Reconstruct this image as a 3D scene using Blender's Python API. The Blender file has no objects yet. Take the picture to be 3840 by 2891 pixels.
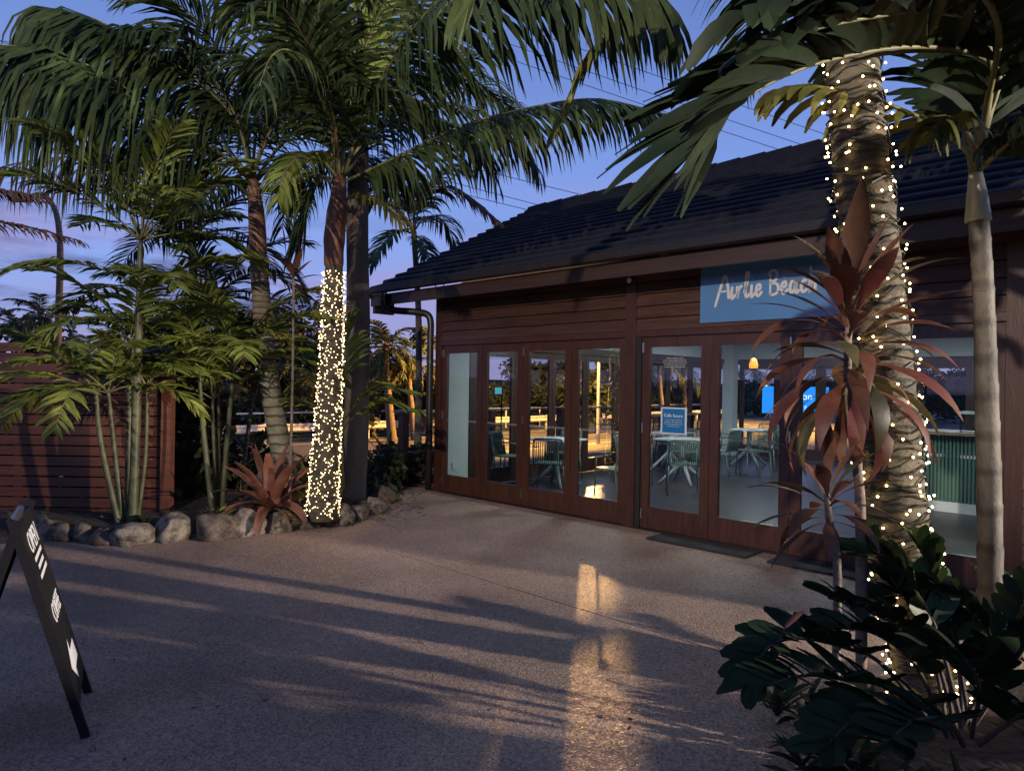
import bpy, math, random
from math import sin, cos, pi, radians, sqrt, atan2
from mathutils import Vector, Matrix, noise as mn

R = random.Random(11)
C = bpy.context.scene.collection
sc = bpy.context.scene

# ------------------------------------------------------------------ camera
F, CX, CY, RO, EYE = 2594.0, 1920.0, 1441.0, 0.015, 1.6
cam = bpy.data.cameras.new('camera')
camo = bpy.data.objects.new('camera', cam); C.objects.link(camo)
cam.sensor_width = 36; cam.lens = F / 3840 * 36; cam.clip_start = 0.05; cam.clip_end = 2000
cam.shift_y = -0.00117
camo.matrix_world = Matrix(((cos(RO), -sin(RO), 0, 0), (0, 0, -1, 0), (sin(RO), cos(RO), 0, EYE), (0, 0, 0, 1)))
sc.camera = camo

# ------------------------------------------------------------------ sky
w = bpy.data.worlds.new('World'); sc.world = w; w.use_nodes = True
nt = w.node_tree; nt.nodes.clear()
def wn(t, **k):
    n = nt.nodes.new(t)
    for a, v in k.items(): setattr(n, a, v)
    return n
wo = wn('ShaderNodeOutputWorld'); wb = wn('ShaderNodeBackground'); wb.inputs[1].default_value = 0.1
sky = wn('ShaderNodeTexSky', sky_type='NISHITA', sun_disc=False)
sky.sun_elevation = radians(3.0); sky.sun_rotation = radians(112)
tc = wn('ShaderNodeTexCoord'); sep = wn('ShaderNodeSeparateXYZ')
nt.links.new(tc.outputs['Generated'], sep.inputs[0])
ramp = wn('ShaderNodeValToRGB')
e = ramp.color_ramp.elements
e[0].position = 0.0; e[0].color = (2.9, 2.8, 5.0, 1)
e[1].position = 1.0; e[1].color = (0.6, 1.1, 3.2, 1)
for p_, c_ in ((0.05, (2.5, 2.8, 5.2)), (0.13, (2.15, 3.2, 7.0)), (0.30, (1.6, 2.6, 6.2)), (0.50, (1.05, 1.75, 4.5))):
    q = e.new(p_); q.color = (*c_, 1)
nt.links.new(sep.outputs['Z'], ramp.inputs[0])
mx0 = wn('ShaderNodeMix', data_type='RGBA'); mx0.inputs[0].default_value = 0.92
nt.links.new(sky.outputs[0], mx0.inputs[6]); nt.links.new(ramp.outputs[0], mx0.inputs[7])
def cloud(scale, stretch, lo, hi, zlo, zhi, col, prev, seed):
    mp = wn('ShaderNodeMapping'); mp.inputs['Scale'].default_value = (1, 1, stretch); mp.inputs['Location'].default_value = (seed, seed * .37, 0)
    nt.links.new(tc.outputs['Generated'], mp.inputs[0])
    nz = wn('ShaderNodeTexNoise'); nz.inputs['Scale'].default_value = scale; nz.inputs['Detail'].default_value = 7; nz.inputs['Roughness'].default_value = .55
    nt.links.new(mp.outputs[0], nz.inputs['Vector'])
    mr = wn('ShaderNodeMapRange', interpolation_type='SMOOTHSTEP'); mr.inputs[1].default_value = lo; mr.inputs[2].default_value = hi
    nt.links.new(nz.outputs[0], mr.inputs[0])
    mz = wn('ShaderNodeMapRange', interpolation_type='SMOOTHSTEP'); mz.inputs[1].default_value = zhi; mz.inputs[2].default_value = zlo
    nt.links.new(sep.outputs['Z'], mz.inputs[0])
    mu = wn('ShaderNodeMath', operation='MULTIPLY'); nt.links.new(mr.outputs[0], mu.inputs[0]); nt.links.new(mz.outputs[0], mu.inputs[1])
    mx = wn('ShaderNodeMix', data_type='RGBA'); mx.inputs[7].default_value = (*col, 1)
    nt.links.new(mu.outputs[0], mx.inputs[0]); nt.links.new(prev.outputs[2 if prev.bl_idname == 'ShaderNodeMix' else 0], mx.inputs[6])
    return mx
# sky levels
for q in ramp.color_ramp.elements: q.color = tuple(c * 1.22 for c in q.color[:3]) + (1,)
c1 = cloud(2.6, 4.0, .46, .70, .16, .42, (3.3, 2.85, 5.6), mx0, 1.3)     # lilac pink wisps
c2 = cloud(3.4, 5.0, .47, .60, .10, .26, (1.15, 1.35, 2.9), c1, 4.1)      # low grey purple clouds
nt.links.new(c2.outputs[2], wb.inputs[0]); nt.links.new(wb.outputs[0], wo.inputs[0])

# ------------------------------------------------------------------ lamps (off-frame floodlight, path light, sodium street lamp get their fixtures further down)
FLOOD = Vector((15.0, -1.9, 3.3)); PATH = Vector((-3.2, -6.6, 5.9)); SODIUM = Vector((7.06, 60.0, 6.5)); ROADLAMP = Vector((2.82, 24.0, 4.74)); ROADLAMP2 = Vector((15.5, 36.6, 4.4))
def spot(name, loc, target, power, col, size=70, rad=.06, blend=.4):
    l = bpy.data.lights.new(name, 'SPOT'); l.energy = power; l.color = col; l.spot_size = radians(size); l.spot_blend = blend; l.shadow_soft_size = rad
    o = bpy.data.objects.new(name, l); C.objects.link(o); o.location = loc
    o.rotation_euler = (Vector(target) - Vector(loc)).to_track_quat('-Z', 'Y').to_euler(); return o
spot('floodlight_beam', FLOOD, (-2.5, 5.5, 1.0), 19000, (1.0, .86, .74), 60, .12)
pb_ = spot('path_light_beam', PATH, (0.5, 7.5, 3.7), 5800, (1.0, .84, .70), 60, .10, .3); pb_.scale = (1, .55, 1)
sb = spot('sodium_beam', SODIUM, (1.00, 8.24, 1.0), 46000, (1.0, .50, .19), 3.4, .14, .12); sb.scale = (.25, 1, 1)
spot('sodium_wide_beam', SODIUM, (1.6, 7.5, 0.6), 3500, (1.0, .47, .10), 16, .12)
spot('sodium_road_beam', ROADLAMP + Vector((-.3, .2, -.1)), (-3.0, 27, -1), 15000, (1.0, .47, .10), 140, .12)
spot('sodium_road_beam', ROADLAMP2 - Vector((0, 0, .1)), ROADLAMP2 + Vector((-1.5, 0, -5)), 15000, (1.0, .47, .10), 138, .12)
sc.view_settings.view_transform = 'Standard'; sc.view_settings.look = 'None'
sc.view_settings.exposure = 0.16; sc.view_settings.gamma = 1; sc.view_settings.use_curve_mapping = False
cy = sc.cycles
cy.use_denoising = True; cy.max_bounces = 8; cy.transparent_max_bounces = 24; cy.caustics_reflective = False; cy.caustics_refractive = False
cy.sample_clamp_indirect = 4.0; cy.sample_clamp_direct = 30; cy.use_light_tree = True
try: cy.denoiser = 'OPENIMAGEDENOISE'
except Exception: pass

# ------------------------------------------------------------------ helpers
def P(px, py, Y):
    dx = (px - CX) / F; dy = (py - CY) / F
    return Vector(((dx * cos(RO) + dy * sin(RO)) * Y, Y, EYE + (dx * sin(RO) - dy * cos(RO)) * Y))
def G(px, py, z=0.0):
    v = P(px, py, 1.0); t = (z - EYE) / (v.z - EYE)
    return Vector((v.x * t, t, z))
K = 3840 / 2212
def Q(x, y, Y): return P(x * K, y * K, Y)           # the same for the 2212 px wide view of the photo
def GQ(x, y, z=0.0): return G(x * K, y * K, z)
P0 = Vector((-1.11, 10.3, 0)); U = Vector((.716, -.698, 0)).normalized(); N = Vector((-U.y, U.x, 0))
ANG = atan2(U.y, U.x)
def B(s, t, z=0.0): return P0 + U * s + N * t + Vector((0, 0, z))   # along the facade, into the building, up
def toB(v): d = v - P0; return Vector((d.dot(U), d.dot(N), v.z))

# ---- materials
MATS = {}
def mat(name, col, rough=.6, var=.15, scale=8.0, bump=0.0, bscale=60.0, spec=.5, metal=0.0, island=0.0, transl=0.0, stretch=(1, 1, 1), col2=None, lo=.35, hi=.65, coord='Object'):
    m = bpy.data.materials.new(name); m.use_nodes = True; t = m.node_tree; L = t.links.new
    b = t.nodes['Principled BSDF']; out = t.nodes['Material Output']
    b.inputs['Roughness'].default_value = rough; b.inputs['Metallic'].default_value = metal; b.inputs['Specular IOR Level'].default_value = spec
    tcn = t.nodes.new('ShaderNodeTexCoord'); mp = t.nodes.new('ShaderNodeMapping'); mp.inputs['Scale'].default_value = stretch
    L(tcn.outputs[coord], mp.inputs[0])
    nz = t.nodes.new('ShaderNodeTexNoise'); nz.inputs['Scale'].default_value = scale; nz.inputs['Detail'].default_value = 6; nz.inputs['Roughness'].default_value = .65
    L(mp.outputs[0], nz.inputs['Vector'])
    mr = t.nodes.new('ShaderNodeMapRange'); mr.inputs[1].default_value = lo; mr.inputs[2].default_value = hi; L(nz.outputs[0], mr.inputs[0])
    mx = t.nodes.new('ShaderNodeMix'); mx.data_type = 'RGBA'; L(mr.outputs[0], mx.inputs[0])
    c2 = col2 if col2 else tuple(min(1, c * (1 + var)) for c in col); c1 = col if col2 else tuple(c * (1 - var) for c in col)
    mx.inputs[6].default_value = (*c1, 1); mx.inputs[7].default_value = (*c2, 1)
    last = mx.outputs[2]
    if island:
        g = t.nodes.new('ShaderNodeNewGeometry'); mi = t.nodes.new('ShaderNodeMapRange'); mi.inputs[3].default_value = 1 - island; mi.inputs[4].default_value = 1 + island
        oi = t.nodes.new('ShaderNodeObjectInfo'); ad = t.nodes.new('ShaderNodeMath'); ad.operation = 'ADD'; fr = t.nodes.new('ShaderNodeMath'); fr.operation = 'FRACT'
        L(g.outputs['Random Per Island'], ad.inputs[0]); L(oi.outputs['Random'], ad.inputs[1]); L(ad.outputs[0], fr.inputs[0]); L(fr.outputs[0], mi.inputs[0])
        ml = t.nodes.new('ShaderNodeMix'); ml.data_type = 'RGBA'; ml.blend_type = 'MULTIPLY'; ml.inputs[0].default_value = 1
        L(last, ml.inputs[6]); L(mi.outputs[0], ml.inputs[7]); last = ml.outputs[2]
    L(last, b.inputs['Base Color'])
    if bump:
        n2 = t.nodes.new('ShaderNodeTexNoise'); n2.inputs['Scale'].default_value = bscale; n2.inputs['Detail'].default_value = 5
        L(mp.outputs[0], n2.inputs['Vector'])
        bp = t.nodes.new('ShaderNodeBump'); bp.inputs['Strength'].default_value = bump; bp.inputs['Distance'].default_value = .01
        L(n2.outputs[0], bp.inputs['Height']); L(bp.outputs[0], b.inputs['Normal'])
    if transl:
        tr = t.nodes.new('ShaderNodeBsdfTranslucent'); ms = t.nodes.new('ShaderNodeMixShader'); ms.inputs[0].default_value = transl
        L(last, tr.inputs[0]); L(b.outputs[0], ms.inputs[1]); L(tr.outputs[0], ms.inputs[2]); L(ms.outputs[0], out.inputs[0])
    MATS[name] = m; return m
def emit(name, col, st):
    m = bpy.data.materials.new(name); m.use_nodes = True; t = m.node_tree; b = t.nodes['Principled BSDF']
    b.inputs['Base Color'].default_value = (*[min(1, c) for c in col], 1); b.inputs['Emission Color'].default_value = (*col, 1); b.inputs['Emission Strength'].default_value = st
    MATS[name] = m; return m
def glassmat(name, rough=0.0, tint=(.93, .96, .95)):
    m = bpy.data.materials.new(name); m.use_nodes = True; t = m.node_tree; t.nodes.remove(t.nodes['Principled BSDF'])
    out = t.nodes['Material Output']; fr = t.nodes.new('ShaderNodeFresnel'); fr.inputs[0].default_value = 1.75
    tr = t.nodes.new('ShaderNodeBsdfTransparent'); tr.inputs[0].default_value = (*tint, 1)
    gl = t.nodes.new('ShaderNodeBsdfGlossy'); gl.inputs['Roughness'].default_value = rough
    ms = t.nodes.new('ShaderNodeMixShader'); t.links.new(fr.outputs[0], ms.inputs[0]); t.links.new(tr.outputs[0], ms.inputs[1]); t.links.new(gl.outputs[0], ms.inputs[2]); t.links.new(ms.outputs[0], out.inputs[0])
    MATS[name] = m; return m

mat('pavement', (.225, .152, .105), .6, 0, 260, .55, 330, .3, col2=(.44, .31, .225), lo=.38, hi=.62)
mat('soil', (.03, .022, .016), .95, .5, 18, 1, 30)
mat('ground', (.035, .045, .022), .95, .5, 2.5, .6, 20)
mat('asphalt', (.075, .072, .07), .8, .25, 30, .4, 90)
mat('road_paint', (.6, .6, .56), .6, .1)
mat('rock', (.045, .035, .024), .85, 0, 9, 1, 28, col2=(.23, .195, .15), lo=.40, hi=.62)
mat('rock_dark', (.03, .024, .018), .85, 0, 9, 1, 28, col2=(.14, .10, .07), lo=.40, hi=.62)
mat('slat', (.075, .022, .009), .55, .3, 7, .25, 60, stretch=(.25, 1, 3))
mat('door_wood', (.050, .0185, .011), .38, .28, 9, .12, 50, stretch=(3, 3, .35), island=.12)
mat('siding', (.056, .024, .014), .5, .35, 6, .2, 40, stretch=(.3, 2, 4), island=.25)
mat('fascia', (.036, .018, .012), .5, .25, 5, .15, 40, stretch=(.2, 2, 3))
mat('tile', (.011, .011, .0135), .8, .35, 5, .3, 60, .25, island=.12)
mat('gutter', (.018, .016, .017), .4, .2)
mat('black_paint', (.007, .007, .008), .5, .2, spec=.2)
mat('plaster', (.68, .72, .70), .7, .04, 2)
mat('ceiling', (.7, .74, .72), .8, .03, 2)
mat('floor', (.036, .033, .033), .33, .3, 5, .06, 9, .14, stretch=(.4, 3, 1))
mat('mat_rubber', (.015, .014, .014), .9, .3, 60, .5, 120)
mat('green_metal', (.105, .17, .145), .45, .1, 4)
mat('grey_metal', (.42, .45, .46), .45, .1, 5)
mat('table_top', (.55, .56, .56), .3, .06, 5)
mat('steel', (.5, .5, .5), .3, .1, 10, metal=1)
mat('galvanised', (.55, .55, .53), .5, .15, 12)
mat('counter_green', (.10, .20, .14), .55, .12, 5)
mat('counter_top', (.30, .20, .12), .4, .25, 10, .1, 40, stretch=(.3, 1, 1))
mat('post_wood', (.15, .06, .035), .6, .3, 8, .3, 40, stretch=(3, 3, .4))
mat('white', (.75, .75, .73), .5, .04)
mat('letter_white', (.55, .55, .55), .6, .02)
mat('sign_frame', (.55, .62, .66), .3, .05)
mat('sign_blue_matte', (.01, .14, .33), .35, .05)
mat('concrete_post', (.35, .34, .33), .7, .15)
# wavy glossy sheet for the long fascia sign
m = mat('sign_blue', (.065, .18, .37), .3, .06, 2, .10, 2.2, .9)
for leafname, col, col2, tl in (('leaf_palm', (.022, .042, .014), (.055, .080, .024), .18), ('leaf_cane', (.09, .13, .024), (.20, .225, .045), .3),
                                ('leaf_broad', (.007, .016, .009), (.019, .030, .012), .12), ('leaf_yellow', (.06, .075, .015), (.15, .13, .03), .3),
                                ('leaf_brown', (.075, .038, .022), (.14, .07, .035), .15), ('leaf_zamia', (.009, .020, .009), (.022, .038, .014), .06),
                                ('leaf_zamia_lit', (.022, .044, .012), (.050, .075, .020), .12), ('leaf_tree', (.022, .032, .014), (.05, .055, .02), .2), ('leaf_strap', (.10, .12, .025), (.20, .20, .05), .25)):  # zamia pair: lit back fronds paler, shaded front ones darker, in the colour
    mat(leafname, col, .5, 0, 3, .1, 30, .25, island=.35, transl=tl, col2=col2)
mat('cordyline', (.056, .016, .013), .5, 0, 3, .1, 30, .35, island=.5, transl=.22, col2=(.125, .054, .028))
mat('cordyline_bronze', (.030, .030, .013), .5, 0, 3, .1, 30, .35, island=.4, transl=.22, col2=(.085, .070, .028))
mat('cordyline_pink', (.10, .022, .02), .5, 0, 3, .1, 30, .35, island=.4, transl=.25, col2=(.15, .075, .045))
mat('cordyline_stem', (.16, .12, .09), .8, .4, 30, .6, 60)
mat('bromeliad', (.12, .042, .03), .42, 0, 6, .1, 30, .5, island=.25, transl=.2, col2=(.25, .11, .07))
mat('trunk_ring', (.12, .115, .066), .75, 0, 7, .5, 50, col2=(.24, .235, .15), stretch=(1, 1, 2))
mat('trunk_dark', (.10, .075, .05), .8, 0, 9, .5, 50, col2=(.22, .17, .11), stretch=(1, 1, 2))
mat('trunk_lit', (.030, .026, .016), .8, 0, 9, .5, 50, col2=(.075, .065, .04), stretch=(1, 1, 2))
mat('trunk_tan', (.045, .038, .023), .8, 0, 6, .7, 50, col2=(.135, .115, .072), stretch=(1, 1, 2))
mat('trunk_grey', (.06, .053, .042), .8, 0, 4, .6, 40, col2=(.14, .122, .098), stretch=(1, 1, .4))
mat('crownshaft_brown', (.09, .036, .02), .6, 0, 7, .5, 30, col2=(.27, .115, .055), stretch=(3, 3, .5))
mat('crownshaft_dark', (.12, .055, .035), .6, 0, 6, .3, 30, col2=(.24, .12, .07), stretch=(3, 3, .5))
mat('crownshaft_green', (.20, .21, .12), .5, 0, 6, .2, 30, col2=(.40, .40, .27), stretch=(3, 3, .5))
mat('stem_cane', (.028, .032, .011), .55, 0, 7, .2, 40, col2=(.08, .08, .032))
mat('stem_pale', (.036, .033, .024), .7, 0, 5, .5, 40, col2=(.13, .114, .086), stretch=(1, 1, .6))
mat('rachis', (.13, .12, .045), .55, .35, 6)
mat('rachis_brown', (.12, .075, .04), .6, .35, 6)
mat('bark', (.07, .05, .035), .9, .4, 8, .8, 30)
mat('wire_dark', (.015, .02, .013), .6, .1)
mat('hill', (.012, .016, .015), 1, .3, .05)
mat('straw_pink', (.75, .15, .3), .4, .1); mat('straw_purple', (.35, .12, .55), .4, .1)
emit('bulb', (1.0, .64, .26), 22); emit('bulb_far', (1.0, .68, .33), 9)
emit('ceiling_glow', (.80, .96, 1.0), 42); emit('pendant_glow', (1.0, .26, .03), 2.2); emit('sodium_glow', (1.0, .5, .12), 40); emit('screen_blue', (.015, .26, .85), 1.1); emit('screen_white', (.75, .9, 1), 1.2)
emit('lamp_green', (.6, 1.0, .55), 6); emit('tablet_screen', (.10, .45, .55), .8)
glassmat('glass'); glassmat('acrylic', .05, (.9, .93, .93))
for n_ in ('leaf_broad', 'leaf_zamia'):
    b_ = MATS[n_].node_tree.nodes['Principled BSDF']; b_.inputs['Roughness'].default_value = .62; b_.inputs['Specular IOR Level'].default_value = .12
# one more layer on the paving: dark and pale chips of the exposed aggregate and soft stains
def pave_detail():
    t = MATS['pavement'].node_tree; L = t.links.new; b = t.nodes['Principled BSDF']; src = b.inputs['Base Color'].links[0].from_socket
    tcn = t.nodes.new('ShaderNodeTexCoord'); vo = t.nodes.new('ShaderNodeTexVoronoi'); vo.inputs['Scale'].default_value = 95; L(tcn.outputs['Object'], vo.inputs['Vector'])
    sp = t.nodes.new('ShaderNodeSeparateColor'); L(vo.outputs['Color'], sp.inputs[0])
    mr = t.nodes.new('ShaderNodeMapRange'); mr.inputs[3].default_value = .55; mr.inputs[4].default_value = 1.45; L(sp.outputs[0], mr.inputs[0])
    ml = t.nodes.new('ShaderNodeMix'); ml.data_type = 'RGBA'; ml.blend_type = 'MULTIPLY'; ml.inputs[0].default_value = 1; L(src, ml.inputs[6]); L(mr.outputs[0], ml.inputs[7])
    nz = t.nodes.new('ShaderNodeTexNoise'); nz.inputs['Scale'].default_value = .9; nz.inputs['Detail'].default_value = 6; L(tcn.outputs['Object'], nz.inputs['Vector'])
    m2 = t.nodes.new('ShaderNodeMapRange'); m2.inputs[1].default_value = .3; m2.inputs[2].default_value = .7; m2.inputs[3].default_value = .68; m2.inputs[4].default_value = 1.18; L(nz.outputs[0], m2.inputs[0])
    ml2 = t.nodes.new('ShaderNodeMix'); ml2.data_type = 'RGBA'; ml2.blend_type = 'MULTIPLY'; ml2.inputs[0].default_value = 1; L(ml.outputs[2], ml2.inputs[6]); L(m2.outputs[0], ml2.inputs[7])
    L(ml2.outputs[2], b.inputs['Base Color'])
    m3 = t.nodes.new('ShaderNodeMapRange'); m3.inputs[3].default_value = .28; m3.inputs[4].default_value = .75; L(sp.outputs[1], m3.inputs[0]); L(m3.outputs[0], b.inputs['Roughness'])
    bp = t.nodes.new('ShaderNodeBump'); bp.inputs['Strength'].default_value = .9; bp.inputs['Distance'].default_value = .006; L(vo.outputs['Distance'], bp.inputs['Height'])
    old = b.inputs['Normal'].links[0].from_node; L(old.outputs[0], bp.inputs['Normal']); L(bp.outputs[0], b.inputs['Normal'])
pave_detail()

def rings(name, scale, dark):
    t = MATS[name].node_tree; L = t.links.new; b = t.nodes['Principled BSDF']; src = b.inputs['Base Color'].links[0].from_socket
    tcn = t.nodes.new('ShaderNodeTexCoord'); wv = t.nodes.new('ShaderNodeTexWave'); wv.bands_direction = 'Z'; wv.inputs['Scale'].default_value = scale; wv.inputs['Distortion'].default_value = 1.6; wv.inputs['Detail Scale'].default_value = 2.5; wv.inputs['Detail'].default_value = 3
    L(tcn.outputs['Object'], wv.inputs['Vector']); mr = t.nodes.new('ShaderNodeMapRange'); mr.inputs[1].default_value = 0; mr.inputs[2].default_value = .28; mr.inputs[3].default_value = dark; mr.inputs[4].default_value = 1
    L(wv.outputs['Fac'], mr.inputs[0]); ml = t.nodes.new('ShaderNodeMix'); ml.data_type = 'RGBA'; ml.blend_type = 'MULTIPLY'; ml.inputs[0].default_value = 1; L(src, ml.inputs[6]); L(mr.outputs[0], ml.inputs[7]); L(ml.outputs[2], b.inputs['Base Color'])
rings('stem_pale', 1.6, .5); rings('trunk_tan', 4.2, .25); rings('trunk_ring', 2.9, .22); rings('trunk_dark', 4.5, .3)
# ---- objects
PINV = {}
def link(name, me, parent=None, kind=None):
    o = bpy.data.objects.new(name, me); C.objects.link(o)
    if parent:
        o.parent = parent
        if parent.name in PINV: o.matrix_parent_inverse = PINV[parent.name]
    if kind: o['kind'] = kind
    return o
def tag(o, label, cat, group=None):
    o['label'] = label; o['category'] = cat
    if group: o['group'] = group
    return o
def thing(name, label, cat, loc=(0, 0, 0), group=None, rotz=0.0, world=True):
    o = bpy.data.objects.new(name, None); C.objects.link(o); o.location = loc; o.rotation_euler = (0, 0, rotz); o.empty_display_size = .1
    tag(o, label, cat, group)
    if world: PINV[o.name] = Matrix.Translation(-Vector(loc))      # children carry world coordinates
    return o
class MB:
    def __init__(s): s.v = []; s.f = []; s.m = []; s.mats = []
    def mi(s, m):
        if m not in s.mats: s.mats.append(m)
        return s.mats.index(m)
    def add(s, vs, fs, m):
        k = len(s.v); s.v += [tuple(a) for a in vs]; i = s.mi(m)
        for f in fs: s.f.append(tuple(a + k for a in f)); s.m.append(i)
    def box(s, c, d, m, rz=0.0, M=None):
        hx, hy, hz = d[0] / 2, d[1] / 2, d[2] / 2
        vs = [Vector((x, y, z)) for z in (-hz, hz) for x, y in ((-hx, -hy), (hx, -hy), (hx, hy), (-hx, hy))]
        if M is None: M = Matrix.Translation(c) @ Matrix.Rotation(rz, 4, 'Z')
        s.add([M @ v for v in vs], [(0, 3, 2, 1), (4, 5, 6, 7), (0, 1, 5, 4), (1, 2, 6, 5), (2, 3, 7, 6), (3, 0, 4, 7)], m)
    def box2(s, a, b, m): s.box([(a[i] + b[i]) / 2 for i in range(3)], [abs(b[i] - a[i]) for i in range(3)], m)
    def tube(s, pts, rad, m, n=8, cap=True):
        pts = [Vector(p) for p in pts]; k = len(pts)
        if not hasattr(rad, '__len__'): rad = [rad] * k
        T = [(pts[min(i + 1, k - 1)] - pts[max(i - 1, 0)]).normalized() for i in range(k)]
        a = T[0].orthogonal().normalized(); vs = []
        for i in range(k):
            a = (a - T[i] * a.dot(T[i])).normalized(); b = T[i].cross(a)
            vs += [pts[i] + (a * cos(2 * pi * j / n) + b * sin(2 * pi * j / n)) * rad[i] for j in range(n)]
        fs = [(i * n + j, i * n + (j + 1) % n, (i + 1) * n + (j + 1) % n, (i + 1) * n + j) for i in range(k - 1) for j in range(n)]
        if cap: fs += [tuple(range(n))[::-1], tuple((k - 1) * n + j for j in range(n))]
        s.add(vs, fs, m)
    def strip(s, rows, m):          # rows of equally many points
        n = len(rows[0]); vs = [p for r in rows for p in r]
        s.add(vs, [(i * n + j, i * n + j + 1, (i + 1) * n + j + 1, (i + 1) * n + j) for i in range(len(rows) - 1) for j in range(n - 1)], m)
    def mesh(s, name, smooth=False):
        me = bpy.data.meshes.new(name); me.from_pydata(s.v, [], s.f)
        for m in s.mats: me.materials.append(MATS[m])
        if len(s.mats) > 1: me.polygons.foreach_set('material_index', s.m)
        if smooth: me.polygons.foreach_set('use_smooth', [True] * len(s.f))
        return me
    def obj(s, name, parent=None, smooth=False, kind=None): return link(name, s.mesh(name, smooth), parent, kind)
def copy_tree(o, parent=None):
    c = o.copy(); C.objects.link(c)
    if parent: c.parent = parent
    for ch in list(o.children): copy_tree(ch, c)
    return c
def catmull(pts, n):
    pts = [Vector(p) for p in pts]
    if len(pts) == 2: return [pts[0].lerp(pts[1], i / n) for i in range(n + 1)]
    q = [pts[0] * 2 - pts[1]] + pts + [pts[-1] * 2 - pts[-2]]; out = []; k = len(pts) - 1
    for i in range(n + 1):
        u = i / n * k; j = min(int(u), k - 1); t = u - j; a, b, c, d = q[j:j + 4]
        out.append(.5 * ((2 * b) + (c - a) * t + (2 * a - 5 * b + 4 * c - d) * t * t + (3 * b - a - 3 * c + d) * t ** 3))
    return out
def lerpl(a, u):
    x = u * (len(a) - 1); i = min(int(x), len(a) - 2); return a[i] + (a[i + 1] - a[i]) * (x - i)
def arc(p0, az, el, length, bend, n=7, twist=0.0):
    p = Vector(p0); out = [p.copy()]
    for i in range(n):
        e_ = el - bend * ((i + .5) / n) ** 1.3; a_ = az + twist * i / n
        p = p + Vector((cos(a_) * cos(e_), sin(a_) * cos(e_), sin(e_))) * (length / n); out.append(p.copy())
    return out
Z = Vector((0, 0, 1))
WP = [.35, 1, .95, .7, .05]
def ribbon(mb, base, d, wdir, L, W, droop, m, seg=4, fold=0.0, wp=WP, bite=False):
    rows = []; p = Vector(base); d = d.normalized()
    for k in range(seg + 1):
        wd = (wdir - d * wdir.dot(d)); wd = wd.normalized() if wd.length > 1e-4 else d.orthogonal().normalized()
        hw = W * .5 * lerpl(wp, k / seg); nn = d.cross(wd)
        rows.append([p - wd * hw + nn * hw * fold, p + wd * hw + nn * hw * fold] if not fold else [p - wd * hw + nn * hw * fold, p.copy(), p + wd * hw + nn * hw * fold])
        p = p + d * (L / seg); d = (d - Z * droop * (.5 + k * .5) / seg).normalized()
    mb.strip(rows, m)
def frond(par, pts, n=40, L=.6, W=.035, ang=(62, 28), vee=.15, droop=1.2, start=.14, rr=(.022, .004), lm='leaf_palm', rm='rachis', seg=4, fold=0.0, indiv=False, jit=.12, prof=None, name='frond', wp=WP, up=None, twist=.45, skip=0.0, n2=0):
    cv = catmull(pts, 26); mb = MB()
    mb.tube(cv, [rr[0] + (rr[1] - rr[0]) * i / 26 for i in range(27)], rm, 5)
    fo = mb.obj(name, par, True)
    lf = MB()
    for i in range(n + n2):
        if i >= n: indiv = False
        u = start + (1 - start) * ((i + .5) / n if i < n else (i - n + .1) / n2); x = u * 26; k = min(int(x), 25); p = cv[k].lerp(cv[k + 1], x - k); T = (cv[k + 1] - cv[k]).normalized()
        S = T.cross(up or Z)
        S = S.normalized() if S.length > .05 else T.orthogonal().normalized()
        Un = S.cross(T).normalized()
        pf = prof(u) if prof else (.45 + .55 * sin(pi * min(1, (u - start) / (1 - start) * .85 + .12)))
        for sg in (-1, 1):
            if R.random() < skip: continue
            a = radians(ang[0] + (ang[1] - ang[0]) * u) + R.uniform(-jit, jit); v = vee + R.uniform(-jit, jit)
            d = T * cos(a) + (S * sg * cos(v) + Un * sin(v)) * sin(a)
            wd = T + Un * R.uniform(-twist, twist)
            tgt = MB() if indiv else lf
            ribbon(tgt, p, d, wd, L * pf * R.uniform(.86, 1.08), W * (.6 + .4 * pf), droop * R.uniform(.75, 1.25), lm, seg, fold, wp)
            if indiv: tgt.obj('leaflet', fo, fold > 0)
    if not indiv and lf.v: lf.obj('leaflets', fo, False, 'stuff')
    return fo
def strap(par, p0, az, el, L, W, bend, m, fold=.25, wp=(.45, .8, 1, .95, .7, .03), seg=7, name='leaf', petiole=0.0, twist=0.0):
    cv = arc(p0, az, el, L, bend, seg, twist); rows = []; mb = MB()
    side = Vector((-sin(az), cos(az), 0)); rl = R.uniform(-.35, .35)
    for k in range(seg + 1):
        T = (cv[min(k + 1, seg)] - cv[max(k - 1, 0)]).normalized(); s_ = (side - T * side.dot(T)).normalized(); nn = s_.cross(T)
        s2 = s_ * cos(rl) + nn * sin(rl); n2 = T.cross(s2)
        hw = W * .5 * lerpl(wp, k / seg)
        rows.append([cv[k] - s2 * hw - n2 * hw * fold, cv[k], cv[k] + s2 * hw - n2 * hw * fold])
    mb.strip(rows, m)
    return mb.obj(name, par, True)
def trunk(par, pts, rad, m, n=14, res=40, ring=.0, nring=20, name='trunk', lump=.04):
    cv = catmull(pts, res); rs = []
    for i in range(res + 1):
        u = i / res; r = lerpl(rad, u); ph = (u * nring) % 1
        rs.append(r * (1 + ring * (ph ** 3) + lump * (mn.noise(Vector((u * 9, len(pts), r * 50))))))
    mb = MB(); mb.tube(cv, rs, m, n); return mb.obj(name, par, True), cv, rs
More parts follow.
